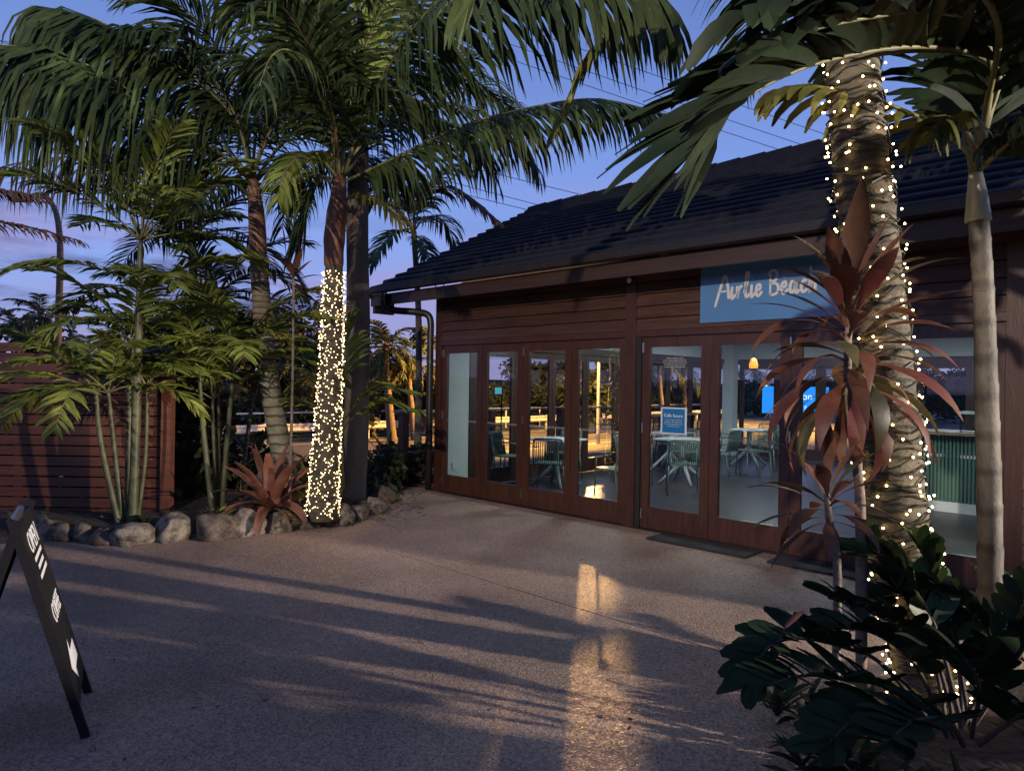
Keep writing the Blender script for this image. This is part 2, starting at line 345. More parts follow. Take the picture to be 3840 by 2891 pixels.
def blob(seed, r, sub=2, amp=.25, flat=(1, 1, 1), freq=1.6):
    import bmesh
    bm = bmesh.new(); bmesh.ops.create_icosphere(bm, subdivisions=sub, radius=1)
    for v in bm.verts:
        p = v.co.normalized(); k = 1 + amp * mn.noise(p * freq + Vector((seed * 7.3, seed * 3.1, seed))) + amp * .4 * mn.noise(p * freq * 2.7 + Vector((seed, 1, 2)))
        v.co = Vector((p.x * flat[0], p.y * flat[1], p.z * flat[2])) * k * r
    vs = [v.co.copy() for v in bm.verts]; fs = [[v.index for v in f.verts] for f in bm.faces]; bm.free(); return vs, fs
def text_mesh(s, size, ext=.001, align='CENTER', sx=1.0):
    cu = bpy.data.curves.new('text', 'FONT'); cu.body = s; cu.size = size; cu.extrude = ext; cu.align_x = align; cu.resolution_u = 3
    o = bpy.data.objects.new('text', cu); C.objects.link(o); me = bpy.data.meshes.new_from_object(o); bpy.data.objects.remove(o)
    if sx != 1: me.transform(Matrix.Diagonal((sx, 1, 1, 1)))
    return me
def put_text(par, s, size, M, m, name='lettering', sx=1.0):
    me = text_mesh(s, size, sx=sx); me.transform(M); me.materials.clear(); me.materials.append(MATS[m]); return link(name, me, par)

# ------------------------------------------------------------------ setting: ground, road, paving, beds
def gheight(s, t):
    a = max(0, min(1, (-1.6 - s) / 4.0)); b = max(0, min(1, (t - 10.5) / 4.0)); k = max(a, b); k = k * k * (3 - 2 * k)
    return -.06 - .42 * k
ss = [-600, -200, -80, -40, -25] + [-16 + i * .8 for i in range(30)] + [12, 20, 40, 80, 200, 600]
ts = [-400, -120, -50, -25, -14] + [-8 + i * 1.0 for i in range(26)] + [25, 40, 80, 200, 600, 900]
mb = MB(); mb.strip([[B(s, t, gheight(s, t)) for s in ss] for t in ts], 'ground'); mb.obj('ground', None, False, 'structure')
mb = MB(); mb.strip([[B(s, t, -.47) for s in (-13.2, -4.9)] for t in (-40, 0, 20, 40, 120)], 'asphalt'); mb.obj('road', None, False, 'structure')
mb = MB(); mb.strip([[B(s, t, -.466) for s in (-4.8, 40)] for t in (15, 48)], 'asphalt'); mb.obj('car_park', None, False, 'structure')
mb = MB()
for t in range(-20, 60, 6): mb.strip([[B(s, t + a, -.462) for s in (-9.95, -9.83)] for a in (0, 3)], 'road_paint')
mb.strip([[B(s, t, -.462) for s in (-12.8, -12.7)] for t in (-40, 120)], 'road_paint'); mb.strip([[B(s, t, -.462) for s in (-7.1, -7.0)] for t in (-40, 120)], 'road_paint')
mb.obj('road_marking', None, False, 'structure')
# paving: slabs with open joints, in the facade's frame
j1 = toB(G(1230, 1990)); j2 = toB(G(2720, 2460)); tj = (j1.y + j2.y) / 2
pv = bpy.data.objects.new('pavement', None); C.objects.link(pv); pv['kind'] = 'structure'; pv.location = P0; pv.rotation_euler = (0, 0, ANG)
def slab(s0, s1, t0, t1):
    mb = MB(); g = .006; mb.box2((s0 + g, t0 + g, -.10), (s1 - g, t1 - g, 0), 'pavement'); mb.obj('slab', pv)
slab(-9, 8.3, tj, -.0); slab(8.3, 16, tj, -.0)
slab(-9, 8.3, -15, tj); slab(8.3, 16, -15, tj)
mb = MB(); mb.strip([[Vector((s, t, -.03)) for s in (-9, 16)] for t in (-15, 0)], 'soil'); mb.obj('joint_bed', pv)
# raised garden bed on the left, behind the edging stones
edge = [(-400, 2075), (60, 2050), (230, 2035), (420, 2040), (640, 2020), (800, 2010), (960, 1995), (1120, 1985), (1260, 1965), (1360, 1930), (1430, 1870), (1480, 1820), (1580, 1790), (1625, 1795)]
mb = MB(); rows = []
back = [Vector((-9.5 + i * .72, 9.3 + min(i, 9) * .22, 0)) for i in range(14)]
for i, (x, y) in enumerate(edge):
    a = G(x, y); b_ = back[i]; row = []
    for k in range(13):
        u = k / 12; p = a.lerp(b_, u); h = -.05 + .20 * min(1, u * 7) * (1 - .35 * u) + (.05 * mn.noise(p * 2.3) if 0 < k < 12 else 0)
        if i == len(edge) - 1: h = min(h, .02)
        row.append(Vector((p.x, p.y, h if k < 12 else -.3)))
    rows.append(row)
mb.strip(rows, 'soil'); mb.obj('garden_bed', None, True, 'structure')
# bed on the right
mb = MB(); poly = [(1.22, -.5), (1.2, 1.2), (1.22, 2.4), (1.36, 3.15), (1.62, 3.62), (2.1, 3.86), (2.9, 3.9), (4.2, 3.3), (6.5, 1.5), (7, -.5)]
ctr = Vector((3.0, 1.6, .12)); rows = []
for k in range(6):
    u = k / 5; rows.append([Vector((x, y, -.02)).lerp(ctr, u * .97) + Vector((0, 0, .10 * min(1, u * 4) + .03 * mn.noise(Vector((x * 2, y * 2, u * 5))))) for x, y in poly])
mb.strip(rows, 'soil'); mb.obj('garden_bed', None, True, 'structure')
# distant ridge
mb = MB(); rows = [[], []]
for i in range(61):
    a = radians(20 + i * 3.2); r = 420; p = Vector((cos(a) * r, sin(a) * r, 0)); rows[0].append(p + Vector((0, 0, -2))); rows[1].append(p * 1.05 + Vector((0, 0, 5 + 6 * mn.noise(Vector((i * .13, 2, 0))) + 3 * mn.noise(Vector((i * .5, 5, 0))))))
mb.strip(rows, 'hill'); mb.obj('hill', None, True, 'structure')

# ------------------------------------------------------------------ cafe building
bld = thing('cafe_building', 'dark timber cafe with tiled gable roof and glazed folding doors', 'building', P0, None, ANG, world=False)
SL, ST = 11.5, 9.0          # length along the facade, depth
PITCH = radians(26.0); EZ = 3.0; OV = .52; RT = 4.25
def roofz(t): return EZ + (t + OV) * math.tan(PITCH)
nC = 17; slen = (RT + OV) / cos(PITCH)
for side in (0, 1):
    for i in range(nC):
        a0 = i / nC; a1 = (i + 1) / nC + .012
        def pt(a, s_off, dz):
            t = -OV + a * (RT + OV); z = roofz(t) + dz
            sl = -1.03 - 1.07 * a + s_off
            if side: t = 2 * RT - t
            return sl, t, z
        sL = pt(a0, 0, 0)[0]; mb = MB(); sR = SL + 1.0
        _, t0, z0 = pt(a0, 0, .050); _, t1, z1 = pt(a1, 0, .010); _, tn, zn = pt(a0, 0, .012); _, tm, zm = pt(a0 + .006, 0, .062)
        q0 = [(sL, t0, zn - .004), (sL, t0, z0), (sL, tm, zm), (sL, t1, z1)]
        ns = 40 if not side else 2; rows = []
        for k in range(ns + 1):
            s_ = sL + (sR - sL) * k / ns; j = .0018 * (mn.noise(Vector((s_ * 2.3, i * 1.7, side)))) if not side else 0
            rows.append([Vector((s_, a[1], a[2] + (j if 0 < n_ else 0))) for n_, a in enumerate(q0)])
        mb.strip(rows, 'tile'); mb.strip([[Vector((sL, t0, zn - .05)), Vector((sL, t1, z1 - .05))], [Vector((sL, t0, z0)), Vector((sL, t1, z1))]], 'tile')
        mb.obj('tile_course', bld)
mb = MB()
ridge = [(-2.14, RT, roofz(RT) + .05), (SL + 1, RT, roofz(RT) + .05)]
for k in range(34):
    s0 = -2.14 + k * (SL + 3.14) / 34; s1 = s0 + (SL + 3.14) / 34 + .03
    mb.tube([(s0, RT, roofz(RT) + .0), (s1, RT, roofz(RT) + .012)], [.085, .095], 'tile', 8)
mb.obj('ridge_cap', bld)
for side in (0, 1):   # under-side lining of the roof
    f_ = (lambda t: 2 * RT - t) if side else (lambda t: t)
    mb = MB(); a = [Vector((-1.0, f_(-OV + .02), EZ - .03)), Vector((-2.05, f_(RT), roofz(RT) - .05)), Vector((SL + 1, f_(RT), roofz(RT) - .05)), Vector((SL + 1, f_(-OV + .02), EZ - .03))]
    mb.strip([[a[0], a[3]], [a[1], a[2]]], 'fascia'); mb.obj('roof_lining', bld)
    mb = MB(); mb.strip([[Vector((-1.05, f_(-OV), EZ - .13)), Vector((-2.12, f_(RT), roofz(RT) - .16))], [Vector((-1.05, f_(-OV), EZ + .02)), Vector((-2.12, f_(RT), roofz(RT) + .01))]], 'gutter')
    mb.strip([[Vector((-.99, f_(-OV), EZ - .13)), Vector((-2.06, f_(RT), roofz(RT) - .16))], [Vector((-.99, f_(-OV), EZ + .02)), Vector((-2.06, f_(RT), roofz(RT) + .01))]], 'gutter')
    mb.obj('barge_board', bld)
mb = MB(); mb.box2((-1.03, -OV + .02, 2.765), (SL + 1, -OV + .06, 2.93), 'fascia'); mb.obj('fascia', bld)
mb = MB()   # half-round-ish gutter, profile extruded
prof = [(-OV + .015, 2.955), (-OV - .06, 2.93), (-OV - .105, 2.95), (-OV - .115, 3.03), (-OV - .10, 3.03), (-OV - .09, 2.965), (-OV - .05, 2.945), (-OV + .0, 2.965)]
mb.strip([[Vector((s, t, z)) for t, z in prof] for s in (-1.08, SL + 1)], 'gutter')
mb.add([Vector((-1.08, t, z)) for t, z in prof[:5]], [(0, 1, 2, 3, 4)], 'gutter'); mb.obj('gutter', bld)
mb = MB(); mb.strip([[Vector((s, t, 2.90)) for s in (-1.0, SL + 1)] for t in (-OV + .06, 0.0)], 'plaster'); mb.obj('soffit', bld)
mb = MB(); mb.box2((-1.03, -OV + .06, 2.66), (-.97, -.1, 2.9), 'gutter'); mb.obj('eave_return', bld)
# downpipe with swan neck at the left corner
mb = MB(); dp = catmull([(-.62, -OV - .03, 2.95), (-.62, -OV - .03, 2.80), (-.56, -.46, 2.69), (-.30, -.24, 2.66), (-.12, -.12, 2.62), (-.075, -.085, 2.50), (-.075, -.085, 2.30)], 24)
mb.tube(dp + [Vector((-.075, -.085, 1.2)), Vector((-.075, -.085, .02))], .052, 'gutter', 10); dpo = mb.obj('downpipe', bld, True)
for z in (.7, 1.9): mb = MB(); mb.tube([(-.075, -.085, z), (-.075, -.085, z + .03)], .058, 'gutter', 10); mb.obj('bracket', dpo)
mb = MB(); mb.tube([(7.22, -.10, 2.9), (7.22, -.10, 2.5), (7.22, -.10, .02)], .05, 'gutter', 10); mb.obj('downpipe', bld, True)
mb = MB(); mb.tube([(7.36, -.07, 2.9), (7.36, -.07, .02)], .03, 'gutter', 10); mb.obj('downpipe', bld, True)
# frame posts
for s0, s1, t0 in ((-.02, .10, -.03), (3.385, 3.525, -.035), (6.97, 7.09, -.03)):
    mb = MB(); mb.box2((s0, t0, 0.0), (s1, .11, 2.9), 'door_wood'); mb.obj('post', bld)
mb = MB(); mb.box2((3.525, -.012, 0.0), (3.585, .09, 2.16), 'gutter'); mb.obj('post', bld)
for s0, s1 in ((.10, 3.385), (3.525, 6.97)):
    mb = MB(); mb.box2((s0, -.028, 2.155), (s1, .10, 2.225), 'door_wood'); mb.obj('door_head', bld)
    z = 2.228
    for k in range(5):
        mb = MB(); h = .132
        mb.add([Vector((s_, t_, z_)) for s_ in (s0, s1) for t_, z_ in ((-.034, z), (-.004, z + h), (.05, z + h), (.05, z))], [(0, 1, 5, 4), (1, 2, 6, 5), (2, 3, 7, 6), (3, 0, 4, 7), (0, 3, 2, 1), (4, 5, 6, 7)], 'siding')
        mb.obj('board', bld); z += .136
z = .02
for k in range(21):      # full-height boards right of the doors
    mb = MB(); h = .134
    mb.add([Vector((s_, t_, z_)) for s_ in (7.09, SL) for t_, z_ in ((-.034, z), (-.004, z + h), (.05, z + h), (.05, z))], [(0, 1, 5, 4), (1, 2, 6, 5), (2, 3, 7, 6), (3, 0, 4, 7), (0, 3, 2, 1), (4, 5, 6, 7)], 'siding')
    mb.obj('board', bld); z += .138
# folding doors
def door(s0, s1, t=0.03, axis=0, hinge=(), handle=False, strip=True, zt=2.153, dec=True):
    """leaf in the facade plane (axis 0) or the left-wall plane (axis 1)"""
    def V(s, d, z): return (s, d, z) if axis == 0 else (d, s, z)
    g = .004; st = .105 if axis == 0 else .085; th = .042
    par = MB(); par.box2(V(s0 + g, t - th / 2, .015), V(s0 + st, t + th / 2, zt), 'door_wood'); o = par.obj('door', bld)
    for a in ((s1 - st, s1 - g, .015, zt),):
        mb = MB(); mb.box2(V(a[0], t - th / 2, a[2]), V(a[1], t + th / 2, a[3]), 'door_wood'); mb.obj('stile', o)
    for z0, z1 in ((.015, .26), (zt - .115, zt)):
        mb = MB(); mb.box2(V(s0 + st, t - th / 2 + .002, z0), V(s1 - st, t + th / 2 - .002, z1), 'door_wood'); mb.obj('rail', o)
    mb = MB(); mb.add([V(s0 + st, t, .26), V(s1 - st, t, .26), V(s1 - st, t, zt - .115), V(s0 + st, t, zt - .115)], [(0, 1, 2, 3)], 'glass'); mb.obj('glass_pane', o)
    if axis == 0:
        for hs in hinge:
            for z in (.12, 1.08, 1.98):
                mb = MB(); mb.box2(V(hs - .008, t - th / 2 - .014, z), V(hs + .008, t - th / 2 - .001, z + .11), 'steel'); mb.obj('hinge', o)
        if dec:
            mb = MB(); n = int((s1 - s0 - 2 * st) / .024)
            for k in range(n):
                x = s0 + st + .008 + k * .024; mb.add([V(x, t - .003, 1.05), V(x + .009, t - .003, 1.05), V(x + .009, t - .003, 1.075), V(x, t - .003, 1.075)], [(0, 1, 2, 3)], 'concrete_post')
            mb.obj('safety_strip', o, False, 'stuff')
    if handle:
        hx = s0 + st * .5; mb = MB(); mb.tube([V(hx, t - .03, .98), V(hx, t - .055, .98), V(hx, t - .055, 1.16), V(hx, t - .03, 1.16)], .009, 'steel', 6); mb.obj('handle', o)
    return o
lx = [.10, .955, 1.745, 2.565, 3.385]
for k in range(4): door(lx[k], lx[k + 1], hinge=((lx[0] + .02,), (), (lx[2],), ())[k])
rx = [3.585, 4.425, 5.27, 6.12, 6.97]
for k in range(4): door(rx[k], rx[k + 1], hinge=((rx[0] + .02,), (), (rx[2],), ())[k])
mb = MB(); mb.box2((.1, -.05, 0), (6.97, .11, .012), 'gutter'); mb.obj('threshold', bld)
# left wall: plaster return, then a run of folding doors with sky behind
mb = MB(); mb.box2((-.02, .11, 0), (.10, .55, 2.9), 'plaster'); mb.obj('wall', bld)
mb = MB(); mb.box2((.101, .22, .30), (.108, .30, .42), 'white'); mb.obj('light_switch', bld)
mb = MB(); mb.box2((-.02, .55, 0), (.11, .66, 2.2), 'door_wood'); mb.obj('post', bld)
ys = [.66 + .94 * k for k in range(9)] + [9.0]
for k in range(9):
    if ys[k + 1] - ys[k] > .3: door(ys[k], ys[k + 1], .045, 1, handle=(k == 1))
mb = MB(); mb.box2((-.03, .55, 2.2), (.12, ST, 2.27), 'door_wood'); mb.obj('door_head', bld)
mb = MB(); mb.box2((-.02, .55, 2.15), (.11, ST, 2.2), 'door_wood'); mb.obj('door_head', bld)
mb = MB(); mb.box2((-.02, .55, 2.27), (.08, ST, 2.9), 'plaster'); mb.obj('wall', bld)
# rear wall
mb = MB(); mb.box2((.08, ST - .32, 0), (.34, ST - .06, 2.7), 'plaster'); mb.obj('column', bld)
xs = [.36 + .94 * k for k in range(9)]
def door_rear(s0, s1): return door(s0, s1, ST, 0, dec=False)
for k in range(8): door_rear(xs[k], xs[k + 1])
mb = MB(); mb.box2((.1, ST - .05, 2.145), (SL, ST + .06, 2.27), 'door_wood'); mb.obj('door_head', bld)
mb = MB(); mb.box2((.1, ST - .03, 2.27), (SL, ST + .06, 2.9), 'plaster'); mb.obj('wall', bld)
mb = MB(); mb.box2((xs[8], ST - .03, 0), (SL, ST + .06, 2.14), 'siding'); mb.obj('wall', bld)
mb = MB(); mb.box2((SL - .1, .05, 0), (SL, ST - .05, 2.9), 'plaster'); mb.obj('wall', bld)
mb = MB(); mb.box2((7.09, .052, .02), (SL - .1, .09, 2.9), 'plaster'); mb.obj('wall', bld)
mb = MB(); mb.box2((.0, .10, 2.28), (6.97, .14, 2.9), 'plaster'); mb.obj('wall', bld)
mb = MB(); mb.strip([[Vector((s, t, 2.64)) for s in (.08, SL - .1)] for t in (.14, ST - .03)], 'ceiling'); mb.obj('ceiling', bld)
mb = MB(); mb.box2((-.02, .0, -.1), (SL, ST, .004), 'floor'); mb.obj('floor', bld)
mb = MB(); mb.box2((-1.0, .1, -.12), (-.03, ST + 1.2, -.01), 'post_wood'); mb.obj('deck', bld)
# gable infill of the left end
mb = MB(); mb.add([Vector((-.01, 0, 2.9)), Vector((-.01, ST, 2.9)), Vector((-.01, RT, roofz(RT) - .1))], [(0, 1, 2)], 'siding'); mb.obj('gable_wall', bld)
mb = MB(); mb.tube([(3.455, -.05, 2.80), (3.455, -.08, 2.795)], [.02, .032], 'white', 10); mb.obj('sensor', bld, True)

for k, (s_, t_) in enumerate(((1.6, 2.2), (4.6, 2.6), (2.2, 6.2), (5.6, 6.6))):
    mb = MB(); mb.box((s_, t_, 2.626), (.66, .66, .025), 'white'); cl0 = mb.obj('ceiling_light', bld)
    mb = MB(); mb.box((s_, t_, 2.611), (.6, .6, .004), 'ceiling_glow'); mb.obj('diffuser', cl0)
# ---- things on and in the building (world frame through B)
def TB(s, t, z): return Matrix.Translation(B(s, t, z)) @ Matrix.Rotation(ANG, 4, 'Z') @ Matrix.Rotation(pi / 2, 4, 'X')   # text plane facing out of the facade
sg = thing('wall_sign', 'long glossy blue sign reading Airlie Beach above the doors', 'sign', B(4.33, -.03, 2.27))
def bbox(mb, s0, s1, t0, t1, z0, z1, m):
    mb.add([B(s, t, z) for z in (z0, z1) for s, t in ((s0, t0), (s1, t0), (s1, t1), (s0, t1))], [(0, 3, 2, 1), (4, 5, 6, 7), (0, 1, 5, 4), (1, 2, 6, 5), (2, 3, 7, 6), (3, 0, 4, 7)], m)
mb = MB(); bbox(mb, 4.33, 6.22, -.045, -.026, 2.268, 2.885, 'sign_blue'); mb.obj('sign_panel', sg)
def e_(x): return [(x, .5), (x + .38, .72), (x + .32, 1.08), (x + .08, .95), (x, .4), (x + .2, .04), (x + .58, .45)]
LET = [[(-.1, -.65), (.35, .8), (.78, 2.05), (1.0, 2.0), (1.2, 1.0), (1.28, 0)], [(.28, .72), (1.22, .78)], [(1.62, 1.15), (1.55, .15), (1.68, .02), (1.95, .4)], [(1.68, 1.58), (1.72, 1.66)],
       [(2.1, 1.15), (2.12, .02), (2.2, .6), (2.42, 1.08), (2.62, 1.0)], [(2.78, .4), (3.1, 1.5), (3.22, 2.15), (3.08, 2.3), (2.96, 1.9), (2.92, .4), (3.05, .04), (3.32, .35)],
       [(3.5, 1.15), (3.45, .15), (3.56, .02), (3.8, .35)], [(3.56, 1.58), (3.6, 1.66)], e_(3.92),
       [(5.22, .02), (5.25, 2.1)], [(5.02, 1.75), (5.4, 2.2), (5.82, 1.95), (5.72, 1.35), (5.3, 1.1), (5.85, .95), (5.95, .4), (5.6, .05), (5.12, .12)], e_(6.25),
       [(7.5, 1.0), (7.2, 1.1), (7.0, .6), (7.1, .05), (7.4, .4), (7.52, 1.1), (7.5, .2), (7.62, .04), (7.8, .3)], [(8.45, .95), (8.2, 1.08), (7.98, .55), (8.12, .05), (8.5, .3)],
       [(8.78, 2.2), (8.68, .02), (8.76, .6), (9.0, 1.05), (9.14, .8), (9.14, .1), (9.3, .1)]]
mb = MB()
for st_ in LET:
    cv = catmull([Vector((x, y, 0)) for x, y in st_], max(4, 6 * (len(st_) - 1))) if len(st_) > 2 else [Vector((x, y, 0)) for x, y in st_]
    rows = []
    for i, p in enumerate(cv):
        T = (cv[min(i + 1, len(cv) - 1)] - cv[max(0, i - 1)]).normalized(); n_ = Vector((-T.y, T.x, 0)); wd = .105 * (1 + .25 * abs(T.y))
        if i in (0, len(cv) - 1): wd *= .7
        rows.append([B(4.51 + (p.x + q.x) * .109, -.0475, 2.495 + (p.y + q.y) * .109 + p.x * .001) for q in (n_ * wd, n_ * -wd)])
    mb.strip(rows, 'letter_white')
mb.obj('lettering', sg)
hs = thing('hours_sign', 'blue Cafe hours notice in a clear frame hung inside the door glass', 'sign', B(3.9, .0, 1.12))
mb = MB(); bbox(mb, 3.845, 4.165, .0, .006, 1.085, 1.375, 'sign_frame'); mb.obj('frame', hs)
mb = MB(); bbox(mb, 3.868, 4.142, -.004, -.0005, 1.10, 1.36, 'sign_blue_matte'); mb.obj('notice', hs)
put_text(hs, 'Cafe hours', .052, TB(4.005, -.006, 1.27), 'white')
for i, l in enumerate(('Monday to Friday 7am to 3pm', 'Saturday to Wednesday closed', 'For lunch bookings please call us', 'open 7 days in season')): put_text(hs, l, .017, TB(4.005, -.006, 1.235 - i * .023), 'letter_white')
tn = thing('trading_hours_lettering', 'small white trading hours lettering on the right door glass', 'lettering', B(3.8, .02, 1.85))
for i, l in enumerate(('Trading hours 8:00am to 5:00pm', 'Monday - Sunday (excluding Christmas Day,', 'New Years Day, Good Friday and Anzac Day.', 'The booking desk is open on these days', 'for limited hours). School holiday hours.')): put_text(tn, l, .019, TB(3.995, .025, 1.905 - i * .024), 'letter_white', sx=.85)
for s0, s1, lab in ((3.95, 5.05, 'long dark rubber doormat under the Cafe hours door'), (5.25, 6.5, 'dark rubber doormat partly hidden by the cordyline')):
    mb = MB(); bbox(mb, s0, s1, -.42, -.06, .001, .022, 'mat_rubber'); tag(mb.obj('doormat', None), lab, 'doormat', 'doormats at the folding doors')

# chairs
def chair_proto():
    o = thing('cafe_chair', '', 'chair', world=False, group='green slatted cafe chairs')
    r = .011; g = 'green_metal'
    mb = MB(); mb.box((0, 0, .445), (.43, .42, .018), g); mb.obj('seat', o)
    for sx in (-1, 1):
        mb = MB(); mb.tube([(sx * .235, -.20, 0), (sx * .215, -.19, .44), (sx * .215, -.185, .66)], r, g, 6); mb.obj('leg', o, True)
        mb = MB(); mb.tube([(sx * .235, .27, 0), (sx * .215, .205, .44)], r, g, 6); mb.obj('leg', o, True)
        mb = MB(); mb.tube([(sx * .215, -.185, .66), (sx * .225, .0, .67), (sx * .215, .23, .70)], r, g, 6); mb.obj('armrest', o, True)
    mb = MB(); fr = catmull([(-.215, .205, .44), (-.22, .245, .62), (-.205, .275, .79), (-.15, .285, .815), (0, .30, .82), (.15, .285, .815), (.205, .275, .79), (.22, .245, .62), (.215, .205, .44)], 26)
    mb.tube(fr, .012, g, 6); bk = mb.obj('backrest', o, True)
    for k in range(15):
        x = -.19 + k * .38 / 14; mb = MB(); mb.tube([(x, .20, .45), (x, .25 + .02 * cos(x * 6), .62), (x, .285, .81)], .0075, g, 5); mb.obj('slat', bk, True)
    return o
ch0 = chair_proto(); used = [False]
def chair(s, t, rz, label):
    o = ch0 if not used[0] else copy_tree(ch0); used[0] = True
    o.location = B(s, t, .005); o.rotation_euler = (0, 0, ANG + rz); o['label'] = label
def table_proto():
    o = thing('cafe_table', '', 'table', world=False, group='white topped cafe tables')
    mb = MB(); mb.box((0, 0, .735), (.72, .72, .022), 'table_top'); mb.obj('tabletop', o)
    mb = MB(); mb.tube([(0, 0, .32), (0, 0, .724)], .038, 'grey_metal', 10); mb.obj('column', o, True)
    for k in range(4):
        a = pi / 4 + k * pi / 2; mb = MB(); mb.tube([(cos(a) * .02, sin(a) * .02, .36), (cos(a) * .16, sin(a) * .16, .22), (cos(a) * .40, sin(a) * .40, .015)], [.034, .03, .022], 'grey_metal', 8); mb.obj('leg', o, True)
    return o
tb0 = table_proto(); tused = [False]
def table(s, t, rz, label):
    o = tb0 if not tused[0] else copy_tree(tb0); tused[0] = True
    o.location = B(s, t, .005); o.rotation_euler = (0, 0, ANG + rz); o['label'] = label
# chair: local +y is its back; rz turns it about the vertical in the facade's frame
table(.85, 1.75, .1, 'white cafe table behind the left folding doors')
chair(1.28, 1.12, pi + .55, 'green slatted chair with its back to the third left door panel')
chair(.22, 1.38, pi / 2 + .35, 'green chair seen edge-on behind the second left door panel')
chair(2.3, 1.35, -pi / 2 - .2, 'green chair in profile behind the fourth left door panel')
chair(.38, 2.45, .1, 'green chair on the far side of the left table')
table(2.05, 3.55, .1, 'white cafe table behind the Cafe hours notice')
chair(2.62, 2.58, pi + .6, 'green slatted chair with its back to the Cafe hours door panel')
chair(1.55, 2.9, pi - .5, 'green chair half hidden left of the Cafe hours table')
chair(1.6, 4.4, .1, 'green chair directly beyond the Cafe hours table')
table(1.05, 4.75, .1, 'white cafe table farthest to the left wall, behind the notice')
chair(1.9, 5.15, -pi / 2, 'green chair right of the table beside the left wall')
chair(.5, 5.6, .5, 'green chair in the shadow beside the left wall')
table(1.55, 7.0, .2, 'white cafe table farthest back near the white column')
chair(2.3, 5.6, pi + .9, 'green chair nearest the glass in the second right door panel')
chair(2.25, 6.6, pi + 1.2, 'green chair with grey cushion front of the farthest table')
chair(1.2, 6.25, pi + .1, 'green chair left of the farthest table')
chair(1.5, 7.85, .1, 'green chair beyond the farthest table by the rear windows')
# bar stools along the left wall
def stool_proto():
    o = thing('bar_stool', '', 'bar stool', world=False, group='bar stools by the left window wall')
    g = 'black_paint'
    mb = MB(); mb.box((0, 0, .72), (.36, .36, .025), g); mb.obj('seat', o)
    for a, b_ in ((-1, -1), (1, -1), (1, 1), (-1, 1)):
        mb = MB(); mb.tube([(a * .21, b_ * .21, 0), (a * .16, b_ * .16, .71)], .012, g, 6); mb.obj('leg', o, True)
    mb = MB(); mb.tube([(-.19, -.19, .3), (.19, -.19, .3), (.19, .19, .3), (-.19, .19, .3), (-.19, -.19, .3)], .009, g, 5); mb.obj('footrest', o)
    mb = MB(); mb.tube([(-.16, .17, .72), (-.16, .2, 1.0), (.16, .2, 1.0), (.16, .17, .72)], .011, g, 5); bk = mb.obj('backrest', o)
    for k in range(7): mb = MB(); x = -.135 + k * .045; mb.tube([(x, .17, .73), (x, .2, 1.0)], .007, g, 5); mb.obj('slat', bk)
    return o
so = stool_proto()
for k, (s, t, lab) in enumerate(((.62, 4.75, 'black bar stool nearest the glass along the left window wall'), (.62, 5.45, 'middle black bar stool along the left window wall'), (.62, 6.4, 'black bar stool farthest along the left window wall'))):
    o = so if k == 0 else copy_tree(so); o.location = B(s, t, .005); o.rotation_euler = (0, 0, ANG - pi / 2); o['label'] = lab
bs = thing('bar_shelf', 'long narrow bar shelf along the left window wall', 'shelf', B(.3, 2.4, 0))
mb = MB(); bbox(mb, .14, .46, 4.4, 7.2, 1.0, 1.035, 'post_wood'); mb.obj('shelf_top', bs)
for t in (4.5, 5.8, 7.1): mb = MB(); bbox(mb, .16, .21, t, t + .05, .005, 1.0, 'black_paint'); mb.obj('leg', bs)
# counter
ct = thing('service_counter', 'green battened service counter with timber top and white kickboard', 'counter', B(6.5, 3.9, 0))
mb = MB(); bbox(mb, 5.02, 8.6, 3.86, 4.62, 1.02, 1.06, 'counter_top'); mb.obj('countertop', ct)
mb = MB(); bbox(mb, 5.10, 8.5, 3.955, 4.55, .14, 1.02, 'counter_green'); mb.obj('body', ct)
mb = MB(); bbox(mb, 5.10, 8.5, 3.935, 4.5, .005, .14, 'white'); mb.obj('kickboard', ct)
bm0 = MB(); bm0.box((0, 0, 0), (.026, .022, .875), 'counter_green'); bme = bm0.mesh('batten')
for k in range(60):
    o = link('batten', bme, ct); o.location = B(5.13 + k * .043, 3.945, .58); o.rotation_euler = (0, 0, ANG)
bx = thing('display_box', 'clear acrylic box standing on the service counter', 'box', B(5.86, 4.05, 1.06))
mb = MB(); bbox(mb, 5.86, 6.03, 4.0, 4.17, 1.062, 1.30, 'acrylic'); mb.obj('case', bx)
mb = MB(); bbox(mb, 5.855, 6.035, 3.995, 4.175, 1.30, 1.335, 'sign_frame'); mb.obj('lid', bx)
sh = thing('straw_holder', 'tub of pink and purple straws on the service counter', 'straw holder', B(6.12, 4.0, 1.06))
mb = MB(); bbox(mb, 6.06, 6.2, 3.96, 4.06, 1.062, 1.17, 'acrylic'); mb.obj('tub', sh)
for k in range(16): mb = MB(); x = 6.065 + k * .0085; mb.tube([B(x, 4.0 + R.uniform(-.03, .03), 1.064), B(x + R.uniform(-.02, .02), 4.0, 1.26 + R.uniform(-.02, .02))], .004, ('straw_pink', 'straw_purple')[k % 2], 5); mb.obj('straw', sh)
till = thing('till_tablet', 'small tilted tablet with a lit screen behind the straws', 'tablet', B(6.45, 4.15, 1.06))
mb = MB(); mb.tube([B(6.45, 4.2, 1.062), B(6.45, 4.2, 1.25)], .02, 'black_paint', 8); mb.obj('stand', till)
mb = MB(); bbox(mb, 6.33, 6.57, 4.16, 4.185, 1.24, 1.42, 'black_paint'); mb.obj('case', till)
mb = MB(); bbox(mb, 6.345, 6.555, 4.155, 4.159, 1.255, 1.405, 'tablet_screen'); mb.obj('screen', till)
pl = thing('pendant_lamp', 'small amber pendant lamp glowing near the back of the cafe', 'lamp', B(2.1, 6.0, 2.64))
